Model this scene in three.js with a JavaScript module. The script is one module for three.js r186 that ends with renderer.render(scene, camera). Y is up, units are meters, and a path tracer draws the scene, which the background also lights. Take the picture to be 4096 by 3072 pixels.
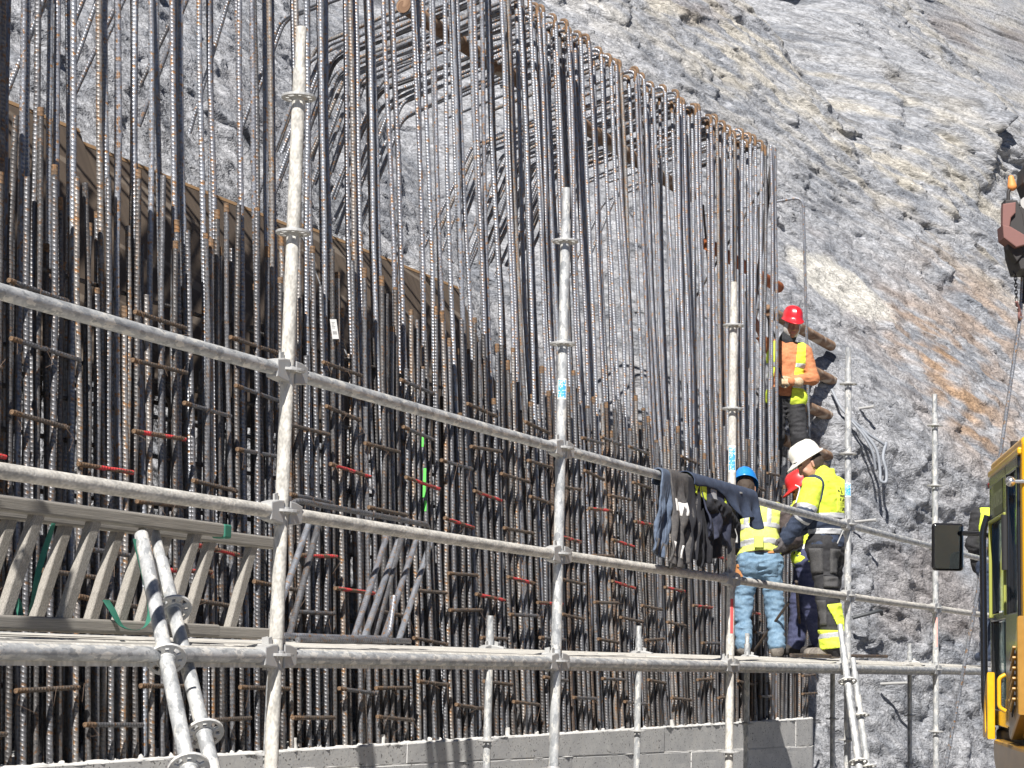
import * as THREE from 'three';
import { Sky } from 'three/addons/objects/Sky.js';
import { mergeGeometries } from 'three/addons/utils/BufferGeometryUtils.js';
import { RoundedBoxGeometry } from 'three/addons/geometries/RoundedBoxGeometry.js';

// ---------------------------------------------------------------- camera, sky, sun, exposure
// World axes: x runs along the wall, +z points out of its face, y is up. The outer scaffold row stands on z = 0.
const renderer = new THREE.WebGLRenderer({ antialias: true });
renderer.toneMapping = THREE.LinearToneMapping;
renderer.toneMappingExposure = 1.75;
renderer.shadowMap.enabled = true;
const scene = new THREE.Scene();
const DEG = Math.PI / 180;
const YAW = -65.21 * DEG;
const camera = new THREE.PerspectiveCamera(21.94, 4 / 3, 0.1, 2000);
camera.position.set(-8.59, 2.1, 3.704);
camera.rotation.order = 'YXZ';
camera.rotation.set(7.83 * DEG, YAW, 1.47 * DEG);

const SUN_AZ = 12 * DEG, SUN_EL = 46 * DEG;          // azimuth: degrees to the viewer's left of straight behind
const inView = (r, u, f) => new THREE.Vector3(r, u, -f).applyAxisAngle(new THREE.Vector3(0, 1, 0), YAW);   // right, up, ahead -> world direction
const at = (r, y, f) => inView(r, 0, f).add(new THREE.Vector3(camera.position.x, y, camera.position.z));   // the same as a point, y above ground
const sunDir = inView(-Math.sin(SUN_AZ) * Math.cos(SUN_EL), Math.sin(SUN_EL), -Math.cos(SUN_AZ) * Math.cos(SUN_EL));
const sky = new Sky();
sky.name = 'sky'; sky.userData.kind = 'structure';
sky.scale.setScalar(1500);
sky.material.uniforms.sunPosition.value.copy(sunDir);
sky.material.uniforms.turbidity.value = 1.6;
sky.material.uniforms.rayleigh.value = 0.35;
sky.material.uniforms.mieCoefficient.value = 0.002;
if (sky.material.uniforms.cloudCoverage) sky.material.uniforms.cloudCoverage.value = 0;
scene.add(sky);
scene.environmentIntensity = 0.1;
const sun = new THREE.DirectionalLight(new THREE.Color(1, 0.955, 0.9), 5);
sun.name = 'sun';
sun.position.copy(sunDir).multiplyScalar(60).add(new THREE.Vector3(6, 3, -2));
sun.target.position.set(6, 3, -2);
sun.castShadow = true;
sun.shadow.mapSize.set(4096, 4096);
Object.assign(sun.shadow.camera, { left: -22, right: 22, top: 18, bottom: -18, near: 1, far: 140 });
scene.add(sun, sun.target);

// ---------------------------------------------------------------- helpers
const V = (x, y, z) => new THREE.Vector3(x, y, z);
function rng(seed) { let a = seed >>> 0; return () => { a = (a + 0x6D2B79F5) >>> 0; let t = a; t = Math.imul(t ^ (t >>> 15), t | 1); t ^= t + Math.imul(t ^ (t >>> 7), t | 61); return ((t ^ (t >>> 14)) >>> 0) / 4294967296; }; }
const R = rng(20417);
const rr = (a, b) => a + (b - a) * R();
const clamp = (x, a, b) => Math.min(b, Math.max(a, x));
const lerp = (a, b, t) => a + (b - a) * t;
const sstep = (a, b, x) => { const t = clamp((x - a) / (b - a), 0, 1); return t * t * (3 - 2 * t); };
const PERM = new Uint8Array(512); { const q = rng(77), p = [...Array(256).keys()]; for (let i = 255; i > 0; i--) { const j = Math.floor(q() * (i + 1)); [p[i], p[j]] = [p[j], p[i]]; } for (let i = 0; i < 512; i++) PERM[i] = p[i & 255]; }
function gr(h, x, y, z) { const u = h < 8 ? x : y, v = h < 4 ? y : h === 12 || h === 14 ? x : z; return (h & 1 ? -u : u) + (h & 2 ? -v : v); }
function noise(x, y, z) {
  const X0 = Math.floor(x), Y0 = Math.floor(y), Z0 = Math.floor(z); x -= X0; y -= Y0; z -= Z0;
  const X = X0 & 255, Y = Y0 & 255, Z = Z0 & 255;
  const u = x * x * x * (x * (x * 6 - 15) + 10), v = y * y * y * (y * (y * 6 - 15) + 10), w = z * z * z * (z * (z * 6 - 15) + 10);
  const A = PERM[X] + Y, AA = PERM[A] + Z, AB = PERM[A + 1] + Z, B = PERM[X + 1] + Y, BA = PERM[B] + Z, BB = PERM[B + 1] + Z;
  const l = (t, a, b) => a + t * (b - a), P = PERM;
  return l(w, l(v, l(u, gr(P[AA] & 15, x, y, z), gr(P[BA] & 15, x - 1, y, z)), l(u, gr(P[AB] & 15, x, y - 1, z), gr(P[BB] & 15, x - 1, y - 1, z))),
    l(v, l(u, gr(P[AA + 1] & 15, x, y, z - 1), gr(P[BA + 1] & 15, x - 1, y, z - 1)), l(u, gr(P[AB + 1] & 15, x, y - 1, z - 1), gr(P[BB + 1] & 15, x - 1, y - 1, z - 1))));
}
const fbm = (x, y, z, n = 4) => { let s = 0, a = 1, t = 0; for (let i = 0; i < n; i++) { s += a * noise(x, y, z); t += a; a *= 0.5; x *= 2.03; y *= 2.03; z *= 2.03; } return s / t; };
const ridge = (x, y, z) => 1 - Math.abs(noise(x, y, z)) * 2;

const taken = new Map();
function numbered(name) { const n = taken.get(name) ?? 0; taken.set(name, n + 1); return n ? `${name}_${String(n).padStart(3, '0')}` : name; }
function shade(o) { o.castShadow = true; o.receiveShadow = true; return o; }
function part(name, geo, mat, parent) { const m = shade(new THREE.Mesh(geo, mat)); m.name = name; parent.add(m); return m; }
function thing(name, label, category, pos = V(0, 0, 0), turn = 0, group) {
  const o = new THREE.Group(); o.name = numbered(name); o.position.copy(pos); o.rotation.y = turn;
  o.userData = { label, category }; if (group) o.userData.group = group; scene.add(o); return o;
}
function single(name, geo, mat, label, category, group) {
  const m = shade(new THREE.Mesh(geo, mat)); m.name = numbered(name); m.userData = { label, category }; if (group) m.userData.group = group; scene.add(m); return m;
}
function struct(name, geo, mat) { const m = shade(new THREE.Mesh(geo, mat)); m.name = numbered(name); m.userData.kind = 'structure'; scene.add(m); return m; }

// round the corners of a polyline
function fillet(pts, r, n = 6) {
  const out = [pts[0].clone()];
  for (let i = 1; i < pts.length - 1; i++) {
    const a = pts[i - 1], b = pts[i], c = pts[i + 1];
    const d1 = a.clone().sub(b), d2 = c.clone().sub(b), l1 = d1.length(), l2 = d2.length(); d1.normalize(); d2.normalize();
    const t = Math.min(r, l1 * 0.45, l2 * 0.45), p = b.clone().addScaledVector(d1, t), q = b.clone().addScaledVector(d2, t);
    for (let k = 0; k <= n; k++) { const s = k / n; out.push(p.clone().multiplyScalar((1 - s) * (1 - s)).addScaledVector(b, 2 * s * (1 - s)).addScaledVector(q, s * s)); }
  }
  out.push(pts[pts.length - 1].clone()); return out;
}
// a round bar along a polyline; uv.x runs once round it, uv.y is the length in metres
function bar(pts, rad, sides = 10, v0 = 0, u0 = 0, capped = true) {
  const n = pts.length, pos = [], nor = [], uv = [], idx = [], radius = (i) => Array.isArray(rad) ? rad[i] : rad;
  let t0 = pts[1].clone().sub(pts[0]).normalize();
  let side = Math.abs(t0.y) > 0.9 ? V(1, 0, 0) : V(0, 1, 0); side.addScaledVector(t0, -side.dot(t0)).normalize();
  let len = v0;
  const rings = [];
  for (let i = 0; i < n; i++) {
    const t = (i === 0 ? pts[1].clone().sub(pts[0]) : i === n - 1 ? pts[n - 1].clone().sub(pts[n - 2]) : pts[i + 1].clone().sub(pts[i - 1])).normalize();
    side.addScaledVector(t, -side.dot(t)).normalize();
    const bin = t.clone().cross(side);
    if (i) len += pts[i].distanceTo(pts[i - 1]);
    rings.push(t);
    for (let k = 0; k <= sides; k++) {
      const a = k / sides * Math.PI * 2, c = Math.cos(a), s = Math.sin(a);
      const nx = side.x * c + bin.x * s, ny = side.y * c + bin.y * s, nz = side.z * c + bin.z * s, r0 = radius(i);
      pos.push(pts[i].x + nx * r0, pts[i].y + ny * r0, pts[i].z + nz * r0); nor.push(nx, ny, nz); uv.push(k / sides + u0, len);
      if (i < n - 1 && k < sides) { const p = i * (sides + 1) + k, q = p + sides + 1; idx.push(p, p + 1, q, p + 1, q + 1, q); }
    }
  }
  if (capped) for (const e of [0, n - 1]) {
    const base = pos.length / 3, d = e ? 1 : -1, t = rings[e];
    pos.push(pts[e].x, pts[e].y, pts[e].z); nor.push(t.x * d, t.y * d, t.z * d); uv.push(u0, e ? len : v0);
    for (let k = 0; k <= sides; k++) { const j = (e * (sides + 1) + k) * 3; pos.push(pos[j], pos[j + 1], pos[j + 2]); nor.push(t.x * d, t.y * d, t.z * d); uv.push(k / sides + u0, e ? len : v0); }
    for (let k = 0; k < sides; k++) e ? idx.push(base, base + 1 + k, base + 2 + k) : idx.push(base, base + 2 + k, base + 1 + k);
  }
  const g = new THREE.BufferGeometry();
  g.setAttribute('position', new THREE.Float32BufferAttribute(pos, 3)); g.setAttribute('normal', new THREE.Float32BufferAttribute(nor, 3)); g.setAttribute('uv', new THREE.Float32BufferAttribute(uv, 2)); g.setIndex(idx);
  return g;
}
const box = (w, h, d, x = 0, y = 0, z = 0) => new THREE.BoxGeometry(w, h, d).translate(x, y, z);
const rbox = (w, h, d, r, x = 0, y = 0, z = 0) => new RoundedBoxGeometry(w, h, d, 2, r).translate(x, y, z);
const merge = (l) => mergeGeometries(l.map((g) => (g.index ? g.toNonIndexed() : g)));

// ---------------------------------------------------------------- textures
function tex(w, h, fn, srgb = true, rep = [1, 1]) {
  const d = new Uint8Array(w * h * 4);
  for (let j = 0; j < h; j++) for (let i = 0; i < w; i++) { const c = fn(i / w, j / h, i, j), k = (j * w + i) * 4; if (c.length) { d[k] = clamp(c[0], 0, 255); d[k + 1] = clamp(c[1], 0, 255); d[k + 2] = clamp(c[2], 0, 255); } else d[k] = d[k + 1] = d[k + 2] = clamp(c, 0, 255); d[k + 3] = 255; }
  const t = new THREE.DataTexture(d, w, h); t.wrapS = t.wrapT = THREE.RepeatWrapping; t.magFilter = THREE.LinearFilter; t.minFilter = THREE.LinearMipmapLinearFilter; t.generateMipmaps = true;
  if (srgb) t.colorSpace = THREE.SRGBColorSpace; t.repeat.set(...rep); t.needsUpdate = true; return t;
}
// tileable noise: x, y in [0,1), wrapped on two circles folded into 3-D
function tnoise(u, v, fx, fy, seed) {
  const a = u * Math.PI * 2, r = fx / 6.283; return noise(Math.cos(a) * r + seed, Math.sin(a) * r + seed * 1.7, v * fy * 1.0 + seed * 3.1);
}
// noise and broken facets that repeat after (px, py) cells
const hash2 = (i, j, s) => { let h = Math.imul(i, 374761393) + Math.imul(j, 668265263) + Math.imul(s, 1442695041); h = Math.imul(h ^ (h >>> 13), 1274126177); return ((h ^ (h >>> 16)) >>> 0) / 4294967296; };
const wrap = (i, p) => (p ? ((i % p) + p) % p : i);
function pnoise(x, y, px, py, s) {
  const i = Math.floor(x), j = Math.floor(y), fx = x - i, fy = y - j, u = fx * fx * fx * (fx * (fx * 6 - 15) + 10), v = fy * fy * fy * (fy * (fy * 6 - 15) + 10);
  const g = (a, b, dx, dy) => { const t = hash2(wrap(a, px), wrap(b, py), s) * 6.2832; return Math.cos(t) * dx + Math.sin(t) * dy; };
  return 1.4 * lerp(lerp(g(i, j, fx, fy), g(i + 1, j, fx - 1, fy), u), lerp(g(i, j + 1, fx, fy - 1), g(i + 1, j + 1, fx - 1, fy - 1), u), v);
}
function facet(x, y, s, px = 0, py = 0) {             // every cell is a tilted flat piece with a step to its neighbours
  const i = Math.floor(x), j = Math.floor(y); let best = 9, h = 0;
  for (let a = i - 1; a <= i + 1; a++) for (let b = j - 1; b <= j + 1; b++) {
    const A = wrap(a, px), B = wrap(b, py), dx = x - a - hash2(A, B, s), dy = y - b - hash2(A, B, s + 1), d = dx * dx + dy * dy;
    if (d < best) { best = d; h = (hash2(A, B, s + 2) - 0.5) * 0.7 + (hash2(A, B, s + 3) - 0.5) * 1.5 * dx + (hash2(A, B, s + 4) - 0.5) * 1.5 * dy; }
  }
  return h;
}
const mix3 = (a, b, t) => [lerp(a[0], b[0], t), lerp(a[1], b[1], t), lerp(a[2], b[2], t)];
const vwrap = (f) => (u, v) => { const b = sstep(0.85, 1, v); return b ? mix3(f(u, v), f(u, v - 1), b) : f(u, v); };

// rebar relief: two rows of slanting ribs between two length ribs
const RIB_TILE = 0.22, RIBS = 10;
function ribHeight(u, v) {
  const half = (u * 2) % 1, lane = Math.sin(half * Math.PI);
  const ph = (v * RIBS + (u < 0.5 ? half * 0.85 : half * 0.85 + 0.45)) % 1, p = (ph + 1) % 1;
  const rib = Math.pow(Math.max(0, 1 - Math.abs(p - 0.5) * 3.4), 0.8) * Math.pow(lane, 0.5);
  return Math.max(rib, Math.max(0, 1 - Math.min(half, 1 - half) * 18) * 0.8);
}
const ribTex = tex(64, 384, (u, v) => ribHeight(u, v) * 235 + 8, false, [1, 1 / RIB_TILE]);
function rebarColour(base, dark, rust, amount, seed, tip) {
  return tex(64, 1024, vwrap((u, v) => {
    const L = 1.76; // metres in this tile, eight rib tiles
    const rib = ribHeight(u, (v * L / RIB_TILE) % 1);
    let c = mix3(dark, base, clamp(0.55 + 0.5 * tnoise(u, v, 6, 22, seed) + 0.35 * tnoise(u, v, 14, 90, seed + 4), 0, 1));
    const patch = sstep(0.12, 0.5, tnoise(u, v, 4, 9, seed + 9) + amount - 0.1), fine = sstep(-0.1, 0.4, tnoise(u, v, 12, 140, seed + 2));
    c = mix3(c, rust, clamp(patch * (0.35 + 0.65 * fine), 0, 1) * clamp(0.35 + amount, 0, 1));
    c = mix3(c, rust, clamp((1 - rib) * sstep(0.05, 0.35, tnoise(u, v, 5, 60, seed + 5) + amount * 0.5 - 0.12), 0, 1) * 0.75);
    if (tip) c = mix3(c, rust, 0);
    return c;
  }), true, [1, 1 / 1.76]);
}
const barMat = (map, o = {}) => new THREE.MeshStandardMaterial({ map, bumpMap: ribTex, bumpScale: 0.0025, metalness: 0.4, roughness: 0.42, ...o });
const steelA = barMat(rebarColour([164, 168, 175], [112, 115, 122], [164, 110, 60], -0.06, 1.3));
const steelB = barMat(rebarColour([154, 157, 164], [102, 103, 109], [158, 104, 56], -0.01, 7.7));
const steelC = barMat(rebarColour([150, 148, 146], [98, 94, 92], [152, 106, 64], 0.03, 15.1), { roughness: 0.5 });
const dullA = barMat(rebarColour([108, 107, 107], [62, 60, 60], [112, 82, 58], -0.05, 23.9), { roughness: 0.52, metalness: 0.4 });
const dullB = barMat(rebarColour([128, 129, 132], [76, 76, 79], [116, 86, 62], -0.06, 31.2), { roughness: 0.48, metalness: 0.42 });
const rusty = barMat(rebarColour([94, 84, 77], [56, 48, 44], [122, 92, 66], 0.05, 44.4), { roughness: 0.68, metalness: 0.2 });
const rustTip = barMat(rebarColour([122, 100, 78], [84, 68, 54], [150, 106, 64], 0.15, 52.4), { roughness: 0.75, metalness: 0.1 });
const spacerMat = barMat(rebarColour([112, 103, 95], [70, 63, 58], [132, 98, 66], 0.05, 61.8), { roughness: 0.62, metalness: 0.25 });
const paintedMat = barMat(tex(64, 512, vwrap((u, v) => {
  const on = sstep(0.02, 0.16, tnoise(u, v, 3, 7, 71) + 0.05), c = mix3([84, 68, 58], [128, 100, 78], clamp(0.5 + tnoise(u, v, 8, 60, 5), 0, 1)); return mix3(c, [214, 62, 66], on * clamp(0.85 + 0.5 * tnoise(u, v, 12, 90, 3), 0, 1)); }), true, [1, 1 / 0.62]), { roughness: 0.6, metalness: 0.1 });

const galvMap = tex(128, 1024, vwrap((u, v) => {
  const n = tnoise(u, v, 5, 14, 3.3) * 0.7 + tnoise(u, v, 12, 50, 8.8) * 0.5 + tnoise(u, v, 26, 160, 1.9) * 0.4;
  let c = mix3([150, 153, 155], [196, 197, 196], clamp(0.5 + n * 0.8, 0, 1));
  const dust = sstep(0.16, 0.3, tnoise(u, v, 6, 20, 21) + 0.35 * tnoise(u, v, 20, 90, 29)); c = mix3(c, [219, 216, 208], dust * 0.75);
  const dark = sstep(0.22, 0.34, tnoise(u, v, 7, 26, 41) + 0.3 * tnoise(u, v, 22, 110, 47)); return mix3(c, [126, 129, 132], dark * 0.6);
}), true, [1, 1 / 1.3]);
const galvBump = tex(128, 1024, (u, v) => 128 + 90 * (tnoise(u, v, 10, 60, 12) * 0.6 + tnoise(u, v, 24, 170, 17) * 0.6), false, [1, 1 / 1.3]);
const galv = new THREE.MeshStandardMaterial({ map: galvMap, bumpMap: galvBump, bumpScale: 0.0012, metalness: 0.22, roughness: 0.5 });
const dusty = new THREE.MeshStandardMaterial({ map: tex(128, 1024, vwrap((u, v) => { const n = tnoise(u, v, 6, 18, 63) * 0.7 + tnoise(u, v, 18, 90, 68) * 0.6; return mix3([158, 156, 150], [212, 208, 199], clamp(0.55 + n, 0, 1)); }), true, [1, 1 / 1.3]), bumpMap: galvBump, bumpScale: 0.002, metalness: 0.06, roughness: 0.74 });
const dullAlloy = new THREE.MeshStandardMaterial({ map: tex(128, 512, vwrap((u, v) => { const n = tnoise(u, v, 8, 24, 163) * 0.7 + tnoise(u, v, 24, 90, 168) * 0.6; return mix3([112, 109, 103], [168, 163, 154], clamp(0.5 + n, 0, 1)); }), true, [2, 2]), bumpMap: galvBump, bumpScale: 0.002, metalness: 0.06, roughness: 0.78 });
const castSteel = new THREE.MeshStandardMaterial({ color: new THREE.Color(0.42, 0.42, 0.41), metalness: 0.25, roughness: 0.58 });
// ---------------------------------------------------------------- ground
{
  const g = new THREE.PlaneGeometry(600, 600, 1, 1).rotateX(-Math.PI / 2);
  const t = tex(512, 512, (u, v) => { const n = tnoise(u, v, 40, 40, 4) * 0.6 + tnoise(u, v, 120, 120, 9) * 0.6; return mix3([112, 108, 102], [152, 147, 139], clamp(0.5 + n, 0, 1)); }, true, [200, 200]);
  struct('ground', g, new THREE.MeshStandardMaterial({ map: t, roughness: 0.95 }));
  // the far valley side behind the viewer, which the cab's mirror looks at
  const pos = [], idx = [], N = 90, M = 10;
  for (let j = 0; j <= M; j++) for (let i = 0; i <= N; i++) {
    const a = (i / N - 0.5) * 2.9, d = 150 + j * 26, dir = inView(Math.sin(a), 0, -Math.cos(a));
    const h = j === 0 ? -2 : (j / M) * (30 + 14 * fbm(i * 0.09, j * 0.2, 3)) * (0.75 + 0.5 * noise(i * 0.05, 2, 8)) + 2 * noise(i * 0.4, j, 1);
    pos.push(camera.position.x + dir.x * d, h, camera.position.z + dir.z * d);
    if (j < M && i < N) { const p = j * (N + 1) + i; idx.push(p, p + 1, p + N + 1, p + 1, p + N + 2, p + N + 1); }
  }
  const h = new THREE.BufferGeometry(); h.setAttribute('position', new THREE.Float32BufferAttribute(pos, 3)); h.setIndex(idx); h.computeVertexNormals();
  struct('hill', h, new THREE.MeshStandardMaterial({ color: new THREE.Color(0.07, 0.085, 0.05), roughness: 1, side: THREE.DoubleSide }));
}

// ---------------------------------------------------------------- rock slope
const rockLean = (x) => lerp(2.2, 4.6, sstep(10.4, 12.4, x));
function rockBase(x, y) {
  const s = sstep(10.5, 12.7, x), line = -2.15 + 0.45 * Math.max(0, x - 12.9) + 0.35 * sstep(11.5, 14, x) - 0.2;
  const d = Math.max(0, y - rockLean(x));
  return lerp(-3.5, line, s) - (0.5 * d + 0.012 * d * d) - 0.12 * Math.max(0, y - 1) * s;
}
{
  const xs = [], ys = [];
  for (let x = -9; x < -3; x += 0.25) xs.push(x);
  for (let x = -3; x < 24; x += 0.036) xs.push(x);
  for (let x = 24; x < 60; x += 0.5) xs.push(x);
  for (let y = -0.4; y < 0.6; y += 0.1) ys.push(y);
  for (let y = 0.6; y < 14.5; y += 0.029) ys.push(y);
  for (let y = 14.5; y < 26; y += 0.4) ys.push(y);
  const W = xs.length, Hn = ys.length, pos = new Float32Array(W * Hn * 3), col = new Float32Array(W * Hn * 3), uv = new Float32Array(W * Hn * 2), idx = new Uint32Array((W - 1) * (Hn - 1) * 6);
  const ca = Math.cos(-0.56), sa = Math.sin(-0.56);
  const lin = (r, g, b) => new THREE.Color().setRGB(r / 255, g / 255, b / 255, THREE.SRGBColorSpace);
  const L3 = (r, g, b) => { const c = lin(r, g, b); return [c.r, c.g, c.b]; };
  const GREY = L3(138, 142, 149), LIGHT = L3(182, 183, 186), DARK = L3(96, 99, 106), TAN = L3(202, 194, 176), OCHRE = L3(172, 136, 96), ORANGE = L3(186, 144, 96), WHITE = L3(214, 211, 202), BROWN = L3(128, 108, 92);
  let k = 0;
  for (let j = 0; j < Hn; j++) for (let i = 0; i < W; i++, k++) {
    const x = xs[i], y = ys[j];
    const right = sstep(10.8, 14, x), up = sstep(5.2, 8.2, y + 0.25 * (x - 16)) * right;       // bedded, weathered part of the slope
    const wx = x + 0.35 * noise(x * 0.7, y * 0.7, 2.2), wy = y + 0.35 * noise(x * 0.7, y * 0.7, 9.1);
    const a = wx * ca + wy * sa, b = -wx * sa + wy * ca;                                     // along and across the bedding
    let d = 0.42 * fbm(x * 0.22, y * 0.22, 5, 3) + 0.16 * fbm(x * 0.8, y * 0.9, 1.7, 3);
    d += 0.05 * facet(wx * 0.75, wy * 0.8, 3) + 0.045 * facet(wx * 1.9, wy * 2.1, 13) + 0.045 * facet(wx * 4.6, wy * 5.2, 23) + 0.03 * facet(x * 9.5, y * 10.5, 33) + 0.04 * (ridge(wx * 3.1, wy * 3.5, 6.2) - 0.55) + 0.01 * noise(x * 17, y * 18, 2);
    const saw = (q) => { const f = q - Math.floor(q); return f < 0.82 ? f / 0.82 : (1 - f) / 0.18; };
    const bed = 0.085 * facet(a * 0.5, b * 1.5, 43) + 0.065 * facet(a * 1.1, b * 4.2, 53) + 0.05 * facet(a * 2.6, b * 9.5, 63) + saw(b * 1.25 + 0.9 * noise(a * 0.45, b * 0.5, 4)) * 0.06 * sstep(-0.1, 0.35, noise(a * 0.35, b * 0.3, 11) + 0.15);
    d += bed * lerp(0.25, 1, up);
    // the spur of sound blocks high up and the gully beside it
    const sp = Math.exp(-(((x - 20.6) / 1.5) ** 2 + ((y - 10.4) / 1.1) ** 2)); d += sp * (0.55 + 0.5 * saw(a * 0.9 + 0.3 * noise(b, a, 2)) + 0.2 * saw(b * 1.6));
    d -= 0.7 * Math.exp(-(((x - 18.9 - (y - 10.4) * 0.25) / 0.7) ** 2)) * sstep(8.6, 10.5, y);
    d -= 2.2 * Math.exp(-((((x - 20.6) / 0.9) ** 2 + ((y - 12.75) / 0.42) ** 2) ** 2));      // mouth of a hollow at the top
    const z = rockBase(x, y) + d * 0.9;
    pos[k * 3] = x + 0.03 * noise(x * 6, y * 6, 30); pos[k * 3 + 1] = y + 0.03 * noise(x * 6, y * 6, 40); pos[k * 3 + 2] = z;
    uv[k * 2] = x * 1.05; uv[k * 2 + 1] = y * 1.12;
    // mineral colour
    const n1 = fbm(wx * 0.9, wy * 0.9, 21, 4), n2 = fbm(a * 0.7, b * 3.2, 33, 4), n3 = noise(x * 7, y * 8, 12), n4 = fbm(x * 2.6, y * 2.9, 51, 3);
    let c = mix3(GREY, LIGHT, clamp(0.35 + n1 * 1.1 + n2 * 0.8, 0, 1));
    c = mix3(c, DARK, clamp(sstep(0.05, 0.42, n4 - 0.25 * n1 + 0.2 * n3), 0, 1) * 0.75);
    c = mix3(c, LIGHT, sstep(0.22, 0.4, ridge(a * 1.3, b * 5.5, 71) * 0.5 + n3 * 0.3) * 0.5);
    const tanAt = Math.exp(-(((b - 17.4) / 1.35) ** 2)) + 0.7 * Math.exp(-(((b - 18.9) / 0.9) ** 2)) + 0.7 * sstep(21, 23, x);
    c = mix3(c, TAN, clamp(tanAt * up * sstep(-0.15, 0.3, n2 + 0.5 * n4), 0, 1) * 0.6);
    const or = Math.exp(-(((x - 16.3) / 1.0) ** 2 + ((y - 6.1) / 0.75) ** 2)) + 0.8 * Math.exp(-(((x - 15.9) / 0.7) ** 2 + ((y - 5.1) / 0.6) ** 2)) + 0.6 * Math.exp(-(((x - 18.2) / 0.9) ** 2 + ((y - 6.8) / 1) ** 2));
    c = mix3(c, mix3(ORANGE, OCHRE, clamp(0.5 + n4 * 1.5, 0, 1)), clamp(or * sstep(-0.25, 0.25, n2 + n4 * 0.7), 0, 1) * 0.8);
    const wh = Math.exp(-((((x - 15.3) / 0.75) ** 2 + ((y - 6.8) / 0.45) ** 2)));
    c = mix3(c, WHITE, sstep(0.25, 0.5, wh + 0.3 * n4) * 0.85);
    c = mix3(c, BROWN, sstep(0.2, 0.42, fbm(wx * 0.5, wy * 0.5, 91, 4)) * 0.35 * (0.35 + 0.65 * right));
    const rough = 1 + 0.22 * n3; for (let q = 0; q < 3; q++) col[k * 3 + q] = c[q] * rough;
  }
  let q = 0; for (let j = 0; j < Hn - 1; j++) for (let i = 0; i < W - 1; i++) { const p = j * W + i; idx[q++] = p; idx[q++] = p + 1; idx[q++] = p + W; idx[q++] = p + 1; idx[q++] = p + W + 1; idx[q++] = p + W; }
  const g = new THREE.BufferGeometry(); g.setAttribute('position', new THREE.BufferAttribute(pos, 3)); g.setAttribute('color', new THREE.BufferAttribute(col, 3)); g.setAttribute('uv', new THREE.BufferAttribute(uv, 2)); g.setIndex(new THREE.BufferAttribute(idx, 1)); g.computeVertexNormals();
  const P = 1024;
  const bump = tex(P, P, (u, v) => 122 + 95 * (0.62 * facet(u * 22, v * 22, 5, 22, 22) + 0.42 * facet(u * 54, v * 54, 9, 54, 54) + 0.3 * pnoise(u * 40, v * 40, 40, 40, 3) + 0.22 * pnoise(u * 110, v * 110, 110, 110, 4)), false);
  const map = tex(P, P, (u, v) => 212 + 34 * pnoise(u * 60, v * 60, 60, 60, 14) + 30 * pnoise(u * 140, v * 140, 140, 140, 17) + 26 * pnoise(u * 22, v * 22, 22, 22, 19) + 36 * (facet(u * 44, v * 44, 71, 44, 44)), true);
  bump.repeat.set(0.68, 0.68); map.repeat.set(0.61, 0.61);
  struct('rock_slope', g, new THREE.MeshStandardMaterial({ vertexColors: true, map, bumpMap: bump, bumpScale: 0.035, roughness: 0.9 }));
}

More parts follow.
